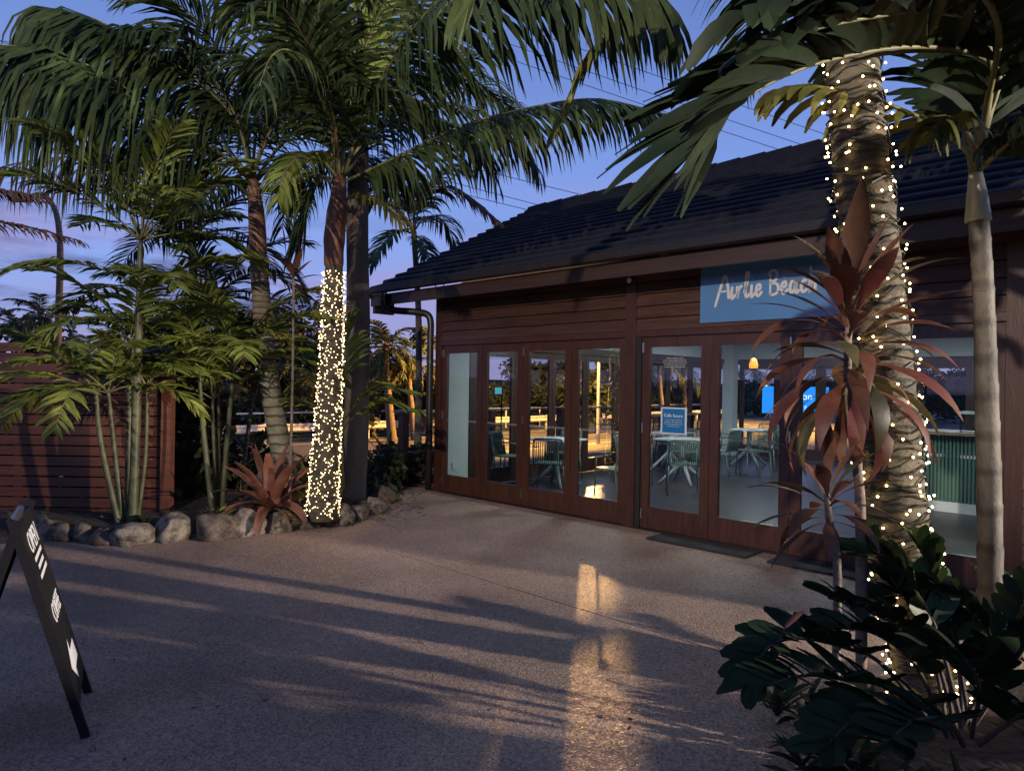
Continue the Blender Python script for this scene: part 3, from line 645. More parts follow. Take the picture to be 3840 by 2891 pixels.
mb = MB(); mb.tube([B(2.1, 6, 2.63), B(2.1, 6, 2.17)], .006, 'black_paint', 5); mb.obj('cord', pl)
mb = MB(); mb.tube([B(2.1, 6, 2.17), B(2.1, 6, 2.14), B(2.1, 6, 2.03), B(2.1, 6, 1.975)], [.02, .055, .085, .075], 'pendant_glow', 12); mb.obj('lamp_shade', pl, True)
for k in range(10):
    a = k * pi / 5; mb = MB(); mb.tube([B(2.1 + .023 * cos(a), 6 + .023 * sin(a), 2.17), B(2.1 + .058 * cos(a), 6 + .058 * sin(a), 2.14), B(2.1 + .09 * cos(a), 6 + .09 * sin(a), 2.03), B(2.1 + .08 * cos(a), 6 + .08 * sin(a), 1.975)], .004, 'bark', 4); mb.obj('cane_rib', pl)
p_ = Vector(P(1870, 1465, 11.6)); tl = thing('menu_screen', 'small glowing blue screen seen through the second left door panel', 'screen', p_)
mb = MB(); mb.box(p_, (.15, .02, .13), 'black_paint', -.5); mb.obj('case', tl)
mb = MB(); mb.box(p_ + Vector((-.006, -.012, 0)), (.13, .004, .11), 'tablet_screen', -.5); mb.obj('screen', tl)
mb = MB(); mb.tube([p_ + Vector((.05, .03, 0)), Vector((p_.x + .05, p_.y + .03, .005))], .012, 'black_paint', 6); mb.obj('stand', tl)

# deck railing on the left side of the cafe
dr = thing('deck_railing', 'timber deck railing with grey handrail left of the cafe', 'railing', B(-.8, 0, 0))
for k, t in enumerate((0.0, 1.9, 3.8, 5.7, 7.6, 9.5)):
    mb = MB(); bbox(mb, -.87, -.75, t - .06, t + .06, -.1, 1.13, 'post_wood'); mb.obj('post', dr)
mb = MB(); bbox(mb, -.89, -.73, -.15, 10, 1.132, 1.165, 'concrete_post'); mb.obj('handrail', dr)
for z in (.2, .5, .8): mb = MB(); mb.tube([B(-.81, .06, z), B(-.81, 9.5, z)], .006, 'steel', 5); mb.obj('cable', dr)

# A-frame sign
F0 = Vector((-1.86, 3.09, 0)); F1 = Vector((-2.13, 3.55, 0)); T0 = Vector((-2.105, 2.946, 1.0)); T1 = T0 + F1 - F0
Bk0 = Vector((-2.36, 2.80, 0)); Bk1 = Bk0 + F1 - F0
asg = thing('a_frame_sign', 'black A-frame pavement sign reading COFFEE with white arrow', 'sign', F0)
def plate(name, a, b, c, d, th, m):
    n_ = (Vector(b) - Vector(a)).cross(Vector(d) - Vector(a)).normalized() * th; q = [Vector(x) for x in (a, b, c, d)]; mb = MB()
    mb.add(q + [x - n_ for x in q], [(0, 1, 2, 3), (7, 6, 5, 4), (0, 4, 5, 1), (1, 5, 6, 2), (2, 6, 7, 3), (3, 7, 4, 0)], m); return mb
def bl(u, v): return F0.lerp(F1, u).lerp(T0.lerp(T1, u), v)
plate('board', bl(.06, .14), bl(.94, .14), bl(.94, .97), bl(.06, .97), .012, 'black_paint').obj('board', asg)
for u0, u1 in ((-.01, .06), (.94, 1.01)): plate('leg', bl(u0, 0), bl(u1, 0), bl(u1, 1), bl(u0, 1), .035, 'black_paint').obj('leg', asg)
def bk(u, v): return Bk1.lerp(Bk0, u).lerp(T1.lerp(T0, u), v)
plate('board', bk(.06, .14), bk(.94, .14), bk(.94, .97), bk(.06, .97), .012, 'black_paint').obj('back_board', asg)
for u0, u1 in ((-.01, .06), (.94, 1.01)): plate('leg', bk(u0, 0), bk(u1, 0), bk(u1, 1), bk(u0, 1), .035, 'black_paint').obj('leg', asg)
ex = (F1 - F0).normalized(); ez = (T0 - F0).normalized(); ez = (ez - ex * ez.dot(ex)).normalized(); en = ex.cross(ez)
MA = Matrix(((ex.x, ez.x, en.x, 0), (ex.y, ez.y, en.y, 0), (ex.z, ez.z, en.z, 0), (0, 0, 0, 1)))
def AF(u, v): return Matrix.Translation(bl(u, v) + en * .003) @ MA
put_text(asg, 'OPEN', .14, AF(.5, .815), 'white', sx=.95)
put_text(asg, 'COFFEE', .13, AF(.5, .49), 'white', sx=.72)
for v, s_ in ((.775, .3), (.735, .24), (.695, .3)):
    mb = MB(); c_ = bl(.5, v) + en * .003
    mb.add([c_ + ex * a + ez * b for a, b in ((-s_ / 2, 0), (s_ / 2, 0), (s_ / 2, .02), (-s_ / 2, .02))], [(0, 1, 2, 3)], 'white'); mb.obj('lettering', asg)
mb = MB(); c_ = bl(.5, .28) + en * .003
mb.add([c_ + ex * a + ez * b for a, b in ((-.16, 0), (-.03, .10), (-.03, .045), (.15, .045), (.15, -.045), (-.03, -.045), (-.03, -.10))], [(0, 5, 6), (0, 1, 2), (0, 2, 5), (2, 3, 4, 5)], 'white'); mb.obj('arrow', asg)
mb = MB(); mb.tube([T0 + Vector((0, -.0, .0)), T0 + Vector((.03, -.01, .05))], [.02, .012], 'steel', 6); mb.obj('clip', asg)

# ------------------------------------------------------------------ slatted fence
fn = thing('slatted_fence', 'red-brown horizontal slat fence behind the cane palms', 'fence', (-5, 7.7, 0))
xR = P(640, 1600, 7.7).x
for k in range(15):
    z0 = .05 + k * .1145
    mb = MB(); mb.box2((-8.2, 7.69, z0), (xR - .02, 7.715, z0 + .098), 'slat'); mb.obj('slat', fn)
for x in (xR - .09, xR - 1.75, xR - 3.4, xR - 5.0): mb = MB(); mb.box2((x, 7.718, 0), (x + .09, 7.80, 1.75), 'slat'); mb.obj('post', fn)
mb = MB(); mb.box2((xR - .09, 7.66, .0), (xR + .015, 7.688, 1.775), 'slat'); mb.obj('end_board', fn)
for k in range(2):
    mb = MB(); z0 = .05 + (15 + k) * .1145; mb.box2((-8.2, 7.69, z0), (P(175, 1300, 7.7).x - k * .25, 7.715, z0 + .098), 'slat'); mb.obj('slat', fn)

# ------------------------------------------------------------------ edging rocks
rk = [(120, 2030, .15, 'pale angular rock beside the A-frame sign'), (215, 2030, .12, 'small dark rock, second from the A-frame sign'), (300, 2035, .12, 'brown rounded rock, third from the A-frame sign'), (385, 2045, .13, 'dark brown rock left of the largest pale stone'), (485, 2050, .16, 'large pale flat-faced rock below the first cane palm clump'),
      (620, 2035, .19, 'long mottled rock with pale patches under the fence end'), (775, 2025, .18, 'long low purplish brown rock below the agave'), (910, 2010, .17, 'round brown rock with a vertical cleft below the bromeliad'), (1040, 1998, .15, 'grey rock under the leaning palm trunk'), (1150, 1985, .14, 'dark boxy rock directly below the fairy-lit palm'),
      (1265, 1975, .15, 'smooth brown rock just right of the fairy-lit palm'), (1335, 1955, .13, 'rounded tan rock between the smooth rock and the pointed rock'), (1390, 1930, .14, 'pointed tan rock at the outer bend of the edging'), (1425, 1890, .17, 'tall dark mossy rock at the bend of the edging'), (1460, 1835, .15, 'flat pale rock behind the bend of the edging'), (1545, 1815, .14, 'flat pale rock nearest the cafe corner'), (1405, 1845, .12, 'half-hidden rock behind the tall mossy rock')]
for i, (x, y, r, lab) in enumerate(rk):
    g = G(x, y); r *= 1.22; vs, fs = blob(i * 3 + 1, r, 3, .5, (R.uniform(1.0, 1.25), .8, R.uniform(.66, .85)), 1.5)
    mb = MB(); a = R.uniform(-.4, .4); M_ = Matrix.Translation(g + Vector((0, r * .55, r * .42))) @ Matrix.Rotation(a, 4, 'Z')
    # planar facets: clamp against random planes
    pls = [(Vector((R.uniform(-1, 1), R.uniform(-1, 1), R.uniform(-.3, 1))).normalized(), R.uniform(.55, .85) * r) for _ in range(8)]
    vv = []
    for v in vs:
        for n_, d_ in pls:
            k_ = v.dot(n_) - d_
            if k_ > 0: v = v - n_ * k_ * .95
        vv.append(M_ @ v)
    mb.add(vv, fs, ('rock', 'rock_dark')[i in (1, 2, 3, 6, 9, 13)]); tag(mb.obj('rock', None, True), lab, 'rock', 'edging rocks along the garden bed')

# ------------------------------------------------------------------ palms on the left
FL = dict(L=.78, W=.05, droop=2.0)
def crown_extra(par, c, nf, length, el=(10, 75), bend=(1.0, 1.9), az0=0.0, **k):
    for i in range(nf):
        az = az0 + 2.39996 * i + R.uniform(-.2, .2); e1 = radians(el[0] + (el[1] - el[0]) * ((i + .5) / nf))
        frond(par, arc(c, az, e1, length * R.uniform(.85, 1.1), R.uniform(*bend)), **k)
# leaning ringed palm
pa = thing('palm_tree', 'leaning palm with ringed green trunk and dark red crownshaft', 'palm', Q(636, 1118, 8.1), 'tall palms in the left bed')
A = 8.1
trunk(pa, [Q(640, 1135, A), Q(622, 1040, A), Q(598, 920, A), Q(578, 800, A), Q(570, 720, A)], [.20, .125, .115, .108, .104], 'trunk_ring', 14, 120, .07, 18)
trunk(pa, [Q(570, 722, A), Q(564, 640, A), Q(557, 540, A)], [.106, .102, .096], 'trunk_dark', 14, 60, .12, 12)
trunk(pa, [Q(557, 548, A), Q(556, 500, A), Q(552, 440, A), Q(545, 390, A)], [.105, .098, .085, .06], 'crownshaft_dark', 12, 16, 0, 1, 'crownshaft')
def FQ(par, pts, Y, **k):     # pts: (x, y[, dY]) in the 2212 view
    return frond(par, [Q(p[0], p[1], Y + (p[2] if len(p) > 2 else 0)) for p in pts], **k)
FQ(pa, [(542, 385), (508, 260, -.2), (390, 146, -.6), (288, 88, -.9), (203, 41, -1.1), (120, 20, -1.2)], A, n=74, n2=70, L=1.5, W=.032, droop=6.5, vee=-1.0, indiv=True, jit=.4, skip=.06, lm='leaf_palm')
FQ(pa, [(540, 390), (480, 335, -.3), (390, 278, -.7), (300, 210, -1.0), (205, 150, -1.3), (110, 108, -1.5), (-10, 97, -1.7)], A, n=74, n2=70, L=1.55, W=.032, droop=6.5, vee=-1.0, indiv=True, jit=.4, skip=.06)
FQ(pa, [(538, 396), (440, 372, .4), (330, 352, .6), (237, 340, .8), (118, 341, 1.0), (0, 362, 1.2), (-50, 395, 1.2)], A, n=38, L=1.0, W=.04, droop=5.0, vee=-.7, lm='leaf_brown', rm='rachis_brown', skip=.1)
FQ(pa, [(545, 385), (525, 260), (490, 150, -.3), (440, 60, -.6), (370, 0, -.9), (300, -30, -1)], A, n=50, L=.9, W=.036, jit=.2, droop=1.4)
FQ(pa, [(548, 385), (575, 260), (590, 120, .2), (590, 10, .4), (560, -60, .6)], A, n=50, L=.85, W=.036, jit=.2, droop=1.1)
FQ(pa, [(550, 390), (610, 300, .3), (650, 180, .6), (680, 60, .8), (700, -20, 1)], A, n=46, L=.85, W=.036, jit=.2, droop=1.3)
FQ(pa, [(540, 395), (470, 400, .5), (400, 440, .9), (350, 520, 1.2)], A, n=34, L=.7, W=.04, droop=2.2)
FQ(pa, [(535, 420), (500, 395, -.5), (450, 410, -1.1), (410, 450, -1.5)], A, n=30, L=.6, W=.04, droop=2.2)
FQ(pa, [(552, 395), (590, 360, .4), (625, 385, .9), (645, 440, 1.2)], A, n=30, L=.6, W=.04, droop=2.0)
FQ(pa, [(545, 388), (500, 330, .7), (440, 240, 1.3), (360, 170, 1.7), (280, 170, 2.0)], A, n=46, L=.85, W=.036, jit=.2, droop=2.2)
FQ(pa, [(545, 385), (530, 300, 0), (470, 200, -.3), (430, 100, -.5), (380, 80, -.8), (330, 110, -1)], A, n=46, L=.8, W=.036, jit=.2, droop=1.6)
# fairy-lit palm
Y2 = 7.5
pb = thing('palm_tree', 'palm wrapped in dense fairy lights beside the rocks', 'palm', Q(697, 1118, Y2), 'tall palms in the left bed')
tkB, cvB, rsB = trunk(pb, [Q(696, 1122, Y2), Q(703, 1000, Y2), Q(712, 850, Y2), Q(719, 700, Y2), Q(722, 560, Y2)], [.165, .132, .115, .10, .092], 'trunk_lit', 14, 120, .05, 24)
trunk(pb, [Q(721, 575, Y2), Q(722, 520, Y2), Q(728, 460, Y2), Q(735, 385, Y2)], [.10, .112, .108, .066], 'crownshaft_brown', 12, 16, 0, 1, 'crownshaft')
mb = MB(); s0 = Q(741, 440, Y2 - .1); strapm = 'crownshaft_brown'
strap(pb, Q(745, 500, Y2 - .03), .3, 1.15, .36, .12, .35, 'crownshaft_dark', name='dead_sheath')
FQ(pb, [(740, 395), (790, 372), (850, 343, -.1), (1000, 272, -.3), (1150, 232, -.4), (1290, 214, -.5), (1440, 247, -.6)], Y2, n=74, n2=40, L=.84, W=.036, droop=3.4, vee=-.7, indiv=True, jit=.16, start=.12, lm='leaf_palm')
FQ(pb, [(742, 385), (790, 240, -.3), (860, 115, -.7), (930, 20, -1.1), (1030, -50, -1.4), (1180, -85, -1.7), (1330, -60, -2.0), (1440, 0, -2.2)], Y2, n=75, n2=20, L=1.35, W=.048, droop=2.6, vee=-.95, indiv=True)
FQ(pb, [(728, 385), (722, 260, -.5), (690, 160, -.9), (650, 70, -1.3), (600, 10, -1.6), (540, 10, -1.9)], Y2, n=52, L=.85, W=.036, jit=.2, droop=2.3, rm='rachis_brown')
FQ(pb, [(738, 380), (748, 290), (770, 200), (800, 80, -.1), (815, -20, -.2)], Y2, n=60, L=.75, W=.042, droop=.7, lm='leaf_cane')
FQ(pb, [(733, 382), (725, 300, -.2), (705, 200, -.5), (690, 80, -.9), (690, -30, -1.2)], Y2, n=50, L=.8, W=.045, droop=1.3)
FQ(pb, [(728, 385), (690, 340, -.4), (650, 335, -.8), (615, 375, -1.1), (600, 430, -1.3)], Y2, n=36, L=.5, W=.036, droop=2.2, lm='leaf_cane')
FQ(pb, [(725, 400), (690, 380, .2), (640, 390, .5), (600, 440, .8)], Y2, n=28, L=.5, W=.036, droop=2.2, lm='leaf_cane')
FQ(pb, [(740, 388), (800, 300, .4), (870, 210, .8), (960, 140, 1.1), (1060, 120, 1.3)], Y2, n=54, L=.85, W=.036, jit=.2, droop=1.6, lm='leaf_palm')
FQ(pb, [(742, 430), (790, 425, -.2), (830, 440, -.35), (870, 480, -.5)], Y2, n=26, L=.45, W=.035, droop=2.3, lm='leaf_yellow')
FQ(pb, [(738, 385), (770, 300, .5), (820, 180, .9), (870, 60, 1.2), (900, -40, 1.5)], Y2, n=50, L=.8, W=.036, jit=.2, droop=1.2)
FQ(pb, [(730, 385), (700, 290, .5), (650, 220, .9), (590, 190, 1.3), (530, 210, 1.7)], Y2, n=48, L=.8, W=.036, jit=.2, droop=1.9)
FQ(pb, [(1180, -85, -1.7), (1300, 40, -1.8), (1258, 150, -1.8), (1195, 285, -1.8)], Y2, n=18, L=.40, W=.04, droop=2.0, lm='leaf_strap', start=.3, ang=(30, 18))
# grey trunked palm behind
Y3 = 8.7
pc = thing('palm_tree', 'thick plain grey palm trunk standing right behind the fairy-lit palm', 'palm', Q(762, 1080, Y3), 'tall palms in the left bed')
trunk(pc, [Q(760, 1085, Y3), Q(770, 900, Y3), Q(774, 700, Y3), Q(772, 480, Y3), Q(776, 330, Y3), Q(780, 260, Y3)], [.175, .155, .145, .135, .12, .08], 'trunk_grey', 14, 60, .015, 20)
for pts, dr in (([(782, 265), (860, 190, .2), (950, 160, .4), (1050, 190, .6), (1110, 260, .7)], 2.0), ([(782, 265), (850, 120, .5), (950, 30, 1), (1080, 0, 1.4)], 1.6), ([(778, 262), (760, 120, .4), (700, 10, .8), (620, -40, 1.1)], 1.6), ([(782, 270), (870, 260, -.2), (960, 275, -.4), (1040, 330, -.6)], 2.2), ([(776, 268), (690, 220, .3), (600, 230, .6), (520, 290, .9)], 2.2), ([(782, 268), (880, 240, 1.0), (980, 200, 2), (1080, 220, 2.6), (1150, 280, 3)], 2.0), ([(780, 262), (790, 140, .3), (830, 20, .5), (880, -60, .6)], 1.2), ([(778, 266), (720, 330, -.2), (670, 430, -.3), (640, 540, -.3)], 1.4)):
    FQ(pc, pts, Y3, n=50, L=.8, W=.036, jit=.2, droop=dr)
crown_extra(pa, Q(545, 388, A), 5, 2.6, (35, 85), (1.2, 2.3), .9, n=46, L=.75, W=.036, droop=2.6, vee=-.3, jit=.25)
crown_extra(pb, Q(734, 385, Y2), 5, 2.7, (40, 88), (1.2, 2.3), 2.2, n=46, L=.75, W=.036, droop=2.6, vee=-.3, jit=.25)
crown_extra(pc, Q(779, 262, Y3), 6, 2.7, (25, 88), (1.2, 2.4), .2, n=46, L=.75, W=.036, droop=2.6, vee=-.3, jit=.25)
# small palm behind with hanging brown fronds, slender trunk
Y4 = 14.0
pf = thing('palm_tree', 'slender palm with dark hanging crown beside the cafe roof corner', 'palm', Q(903, 1000, Y4))
trunk(pf, [Q(902, 1010, Y4), Q(904, 850, Y4), Q(904, 680, Y4), Q(894, 500, Y4)], [.085, .07, .062, .055], 'trunk_grey', 8, 30, .04, 20)
for pts, lm, dr, L_ in (([(894, 500), (900, 440, -.3), (940, 405, -.6), (1000, 420, -.8), (1075, 478, -1)], 'leaf_brown', 2.2, .9), ([(894, 500), (870, 440), (830, 420), (790, 450)], 'leaf_brown', 2.2, .9), ([(894, 505), (860, 500, -.4), (825, 530, -.8), (800, 575, -1)], 'leaf_palm', 1.0, .6), ([(894, 500), (920, 470, .5), (960, 480, 1), (990, 540, 1.2)], 'leaf_palm', 2.2, .7), ([(894, 500), (890, 430, .4), (870, 370, .8), (850, 340, 1)], 'leaf_palm', 1.3, .7), ([(894, 500), (915, 420, .6), (960, 370, 1), (1010, 370, 1.4)], 'leaf_palm', 1.6, .7), ([(894, 505), (910, 520, -.6), (930, 560, -1), (945, 600, -1.2)], 'leaf_palm', 1.2, .5)):
    FQ(pf, pts, Y4, n=40, L=L_, W=.05, droop=dr, lm=lm, rm='rachis_brown')
# cane palm clumps
def cane(name, label, stems, Y, crowns, **k):
    b0 = stems[0][0][0]; o = thing(name, label, 'cane palm', Q(b0[0], b0[1], Y), 'cane palm clumps in front of the fence')
    for pts, r, dy in stems:
        trunk(o, [Q(x, y, Y + dy) for x, y in pts], r, k.get('sm', 'stem_cane'), 8, 40, .10, 14, 'stem')
    for (x, y, dy, n, L, el, bend, az0, lm, LL, W) in crowns:
        n = int(n * 1.25)
        for i in range(n):
            az = az0 + 2.39996 * i + R.uniform(-.25, .25); e1 = radians(el[0] + (el[1] - el[0]) * ((i + .5) / n))
            frond(o, arc(Q(x, y, Y + dy), az, e1, L * 1.18 * R.uniform(.85, 1.12), R.uniform(*bend)), n=24, L=LL * 1.1, W=W * .92, droop=.9, start=.2, rr=(.012, .003), lm=lm, ang=(60, 30), seg=3, fold=.12, vee=.1, jit=.2, twist=.7)
    return o
cane('cane_palm', 'cane palm clump with pale stems left of the fence end', [([(262, 1152), (240, 1060), (216, 940), (207, 840)], [.036, .03, .026, .02], 0), ([(268, 1150), (256, 1050), (243, 930), (234, 845)], [.032, .028, .024, .018], .08), ([(285, 1150), (291, 1000), (297, 800), (302, 640), (304, 520)], [.052, .046, .044, .036, .022], .05), ([(277, 1148), (278, 1000), (280, 850), (281, 740)], [.04, .036, .03, .022], .2), ([(297, 1125), (313, 1000), (318, 900), (318, 835)], [.022, .02, .018, .014], .1)], 7.15,
     [(303, 520, .05, 9, 1.25, (20, 82), (.5, 1.5), .4, 'leaf_cane', .36, .048), (281, 740, .2, 6, 1.0, (25, 70), (.6, 1.5), 2.0, 'leaf_cane', .34, .044), (207, 845, 0, 7, 1.05, (5, 60), (.5, 1.3), 2.7, 'leaf_cane', .32, .042), (234, 848, .08, 6, .95, (10, 65), (.6, 1.4), 3.6, 'leaf_cane', .32, .042), (318, 838, .1, 5, .7, (20, 75), (.5, 1.3), .8, 'leaf_cane', .28, .036), (302, 620, .05, 5, 1.05, (5, 40), (.5, 1.1), 2.9, 'leaf_cane', .36, .046)])
cane('cane_palm', 'cane palm clump with thin green stems right of the fence end', [([(462, 1130), (447, 1000), (434, 870), (430, 790)], [.036, .03, .028, .022], 0), ([(480, 1125), (487, 1000), (497, 880), (507, 770)], [.036, .032, .028, .022], .1), ([(468, 1128), (463, 1000), (460, 900), (459, 860)], [.026, .022, .02, .016], .15), ([(474, 1126), (472, 1000), (472, 880), (470, 820)], [.028, .024, .02, .018], .25)], 7.75,
     [(430, 790, 0, 6, 1.0, (15, 70), (.6, 1.5), 2.9, 'leaf_cane', .34, .042), (507, 770, .1, 8, 1.1, (5, 75), (.6, 1.5), .2, 'leaf_cane', .36, .044), (470, 820, .25, 6, 1.0, (15, 70), (.6, 1.4), 1.2, 'leaf_cane', .34, .042), (459, 862, .15, 4, .7, (30, 75), (.5, 1.2), 4.0, 'leaf_cane', .26, .034)])
dk = thing('cane_palm', 'dark cane palm clump in the shade behind the fence end', 'cane palm', Q(430, 1100, 8.8), 'cane palm clumps in front of the fence')
for pts, r in (([(432, 1120), (425, 900), (420, 700), (415, 520)], [.085, .075, .07, .05]), ([(398, 1100), (390, 950), (385, 800), (384, 740)], [.04, .035, .03, .025]), ([(520, 1100), (530, 980), (545, 860), (548, 790)], [.03, .028, .025, .02]), ([(410, 1100), (408, 950), (404, 850), (402, 780)], [.03, .028, .025, .02])):
    trunk(dk, [Q(x, y, 8.9) for x, y in pts], r, 'trunk_dark', 8, 30, .06, 14, 'stem')
for (x, y, n, L_) in ((415, 520, 10, 1.7), (384, 740, 6, 1.2), (548, 790, 6, 1.0), (470, 640, 8, 1.4), (402, 780, 5, 1.1)):
    for i in range(n):
        az = 2.39996 * i + x; frond(dk, arc(Q(x, y, 8.9), az, radians(10 + 70 * (i + .5) / n), L_ * R.uniform(.85, 1.1), R.uniform(.8, 1.7)), n=30, L=.5, W=.034, droop=1.0, lm='leaf_palm', seg=3)
# bright frond reaching up above the cane clumps, drooping yellow tip frond at the far left
lf = thing('palm_tree', 'palm outside the frame whose brownish frond tips hang at the left edge', 'palm', (-8.6, 8.6, 0))
trunk(lf, [(-8.6, 8.6, -.1), (-8.55, 8.6, 1.5), (-8.5, 8.6, 2.9)], [.14, .11, .09], 'trunk_dark', 10, 20, .05, 20)
FQ(lf, [(-330, 420), (-200, 370), (-100, 385), (0, 410), (85, 425)], 8.5, n=44, L=.42, W=.035, droop=2.2, lm='leaf_brown', rm='rachis_brown')
FQ(lf, [(-330, 420), (-200, 440), (-60, 470), (60, 490), (170, 520)], 8.4, n=40, L=.4, W=.03, droop=2.0, lm='leaf_brown', rm='rachis_brown')
# red cordyline with a bare stem
cl = thing('cordyline', 'tall thin cordyline with bare stem and dark red top left of the fairy lights', 'plant', Q(626, 1118, 7.55))
trunk(cl, [Q(624, 1128, 7.55), Q(628, 980, 7.55), (Q(632, 820, 7.55)), Q(634, 640, 7.55), Q(634, 600, 7.55)], [.02, .017, .014, .013, .012], 'cordyline_stem', 7, 30, .1, 24, 'stem')
for i in range(11):
    strap(cl, Q(634, 625 - i * 3, 7.55), 2.4 * i + .5, radians(-10 + i * 9), .34, .085, R.uniform(.5, 1.2), 'cordyline', wp=(.2, .35, 1, .95, .55, .02))
# bromeliad
br = thing('bromeliad', 'large red bromeliad rosette above the round cleft rock', 'plant', Q(584, 1105, 7.5))
for i in range(26):
    u = i / 25; strap(br, Q(584, 1090, 7.5) + Vector((cos(2.4 * i) * .05, sin(2.4 * i) * .05, -.03)), 2.4 * i, radians(8 + 78 * u), .52 + .20 * u * R.uniform(.8, 1.1), .115, R.uniform(.25, .5) + (1 - u) * 1.1, 'bromeliad', fold=-.35, wp=(.8, 1, 1, .95, .85, .35))
for i in range(6): strap(br, Q(584, 1100, 7.4), 2.0 + i * .9, radians(20), .48, .035, 1.9, 'leaf_brown', name='dead_leaf')
gp = thing('strappy_plant', 'yellow-green strap-leaved plant left of the fairy-lit trunk', 'plant', Q(662, 1090, 7.9))
for i in range(16): strap(gp, Q(664, 1085, 7.9), 2.4 * i, radians(25 + 4 * i), .62 * R.uniform(.7, 1.1), .075, R.uniform(.5, 1.3), 'leaf_strap', fold=-.3)
ag = thing('small_agave', 'small green rosette plant between the two low rocks', 'plant', Q(470, 1135, 7.45))
for i in range(12): strap(ag, Q(470, 1135, 7.45), 2.4 * i, radians(15 + 5 * i), .26, .06, .5, 'leaf_cane', fold=-.3)
ag2 = thing('small_agave', 'tiny yellowing seedling at the foot of the fence end', 'plant', Q(318, 1135, 7.0))
for i in range(6): strap(ag2, Q(316, 1135, 7.0), 2.4 * i, radians(35 + 7 * i), .14, .03, .7, 'leaf_strap', fold=-.3)
yp = thing('young_palm', 'young palm with arching fronds right of the fairy-lit trunk', 'palm', Q(740, 1080, 8.1))
for pts in ([(1283, 1830), (1281, 1561), (1296, 1407), (1301, 1270), (1330, 1190)], [(1283, 1830), (1275, 1620), (1352, 1499), (1403, 1458), (1556, 1469)], [(1290, 1830), (1286, 1620), (1352, 1550), (1429, 1510), (1556, 1535)]):
    frond(yp, [P(x, y, 8.0) for x, y in pts], n=24, L=.40, W=.042, droop=.9, start=.40, lm='leaf_cane', ang=(60, 30), fold=.15, indiv=True, rr=(.014, .004))
for pts in ([(1280, 1830), (1240, 1550), (1180, 1420), (1120, 1440)], [(1280, 1830), (1230, 1600), (1160, 1520), (1080, 1530)]):
    frond(yp, [P(x, y, 8.25) for x, y in pts], n=22, L=.42, W=.042, droop=.9, start=.35, lm='leaf_cane', fold=.15, rr=(.014, .004))

# shrubs and trees
def bush(name, label, cat, c, r, n, leaf, lm, group=None, h=1.0, trunkh=0.0, tr=.05):
    c = Vector(c); o = thing(name, label, cat, (c.x, c.y, c.z), group)
    if trunkh:
        trunk(o, [c - Vector((0, 0, .2)), c + Vector((.05 * r, 0, trunkh * .5)), c + Vector((-.03 * r, .02, trunkh))], [tr * 1.5, tr, tr * .7], 'bark', 8, 14, 0, 1)
        for k in range(5):
            a = k * 1.3; mb = MB(); mb.tube([c + Vector((0, 0, trunkh * .8)), c + Vector((cos(a) * r * .35, sin(a) * r * .35, trunkh + r * .4)), c + Vector((cos(a) * r * .7, sin(a) * r * .7, trunkh + r * (.6 + .3 * sin(k * 2))))], [tr * .6, tr * .35, tr * .15], 'bark', 6); mb.obj('limb', o, True)
    else:
        for k in range(4):
            a = k * 1.7; mb = MB(); mb.tube([c - Vector((0, 0, .1)), c + Vector((cos(a) * r * .4, sin(a) * r * .4, r * .9 * h))], [.02, .008], 'bark', 5); mb.obj('stem', o)
    mb = MB(); cen = c + Vector((0, 0, trunkh + (r * h * .55 if trunkh else r * h * .6)))
    cl_ = [(cen + Vector((R.gauss(0, .42) * r, R.gauss(0, .42) * r, R.gauss(0, .38) * r * h)), r * R.uniform(.25, .5)) for _ in range(16)]
    for i in range(n):
        q, cr = cl_[i % 16]; dv = Vector((R.gauss(0, 1), R.gauss(0, 1), R.gauss(0, 1))).normalized() * cr * R.uniform(.35, 1.0) ** .6
        p = q + Vector((dv.x, dv.y, dv.z * .8))
        if p.z < c.z - .05: p.z = c.z + R.random() * .1
        d = Vector((R.gauss(0, 1), R.gauss(0, 1), R.gauss(-.2, .7))).normalized(); s_ = d.orthogonal().normalized() * leaf * .28; L_ = leaf * R.uniform(.7, 1.3)
        mb.add([p, p + d * L_ * .5 + s_, p + d * L_, p + d * L_ * .5 - s_], [(0, 1, 2, 3)], lm)
    mb.obj('crown' if trunkh else 'foliage', o, False, 'stuff'); return o
gsh = 'dark shrubs behind the garden bed'
for i, (x, y, Y_, r, lab) in enumerate(((380, 1090, 9.2, .55, 'dark shrub just right of the fence end'), (500, 1085, 9.6, .5, 'dark shrub behind the second cane clump'), (590, 1060, 9.8, .6, 'dark shrub behind the bromeliad'), (690, 1060, 9.8, .6, 'dark shrub hidden behind the fairy-lit trunk'), (815, 1055, 9.9, .55, 'dark leafy shrub between grey trunk and railing post'), (895, 1040, 11.2, .5, 'dark leafy shrub behind the railing post'), (850, 1000, 12.5, .6, 'low shrub beyond the railing near the road'))):
    g = GQ(x, y); bush('shrub', lab, 'shrub', (Q(x, y, Y_).x, Y_, 0.0 if i < 6 else -.2), r, 1300, .13, 'leaf_tree', gsh, .8)
sp = thing('spiky_plant', 'reddish spiky plant between the grey trunk and the road', 'plant', Q(850, 1040, 10.6))
for i in range(22): strap(sp, Q(838, 1020, 10.6), 2.4 * i, radians(20 + 2.8 * i), .75, .05, .6, 'leaf_brown', fold=-.3)
sp = thing('spiky_plant', 'dark cycad-like plant behind the leaning palm', 'plant', Q(540, 1020, 10.0))
for i in range(14): frond(sp, arc(Q(545, 1000, 10.0), 2.4 * i, radians(10 + 5 * i), .9, 1.0), n=26, L=.2, W=.022, droop=.4, seg=3)
gt = 'leafy trees beyond the road'
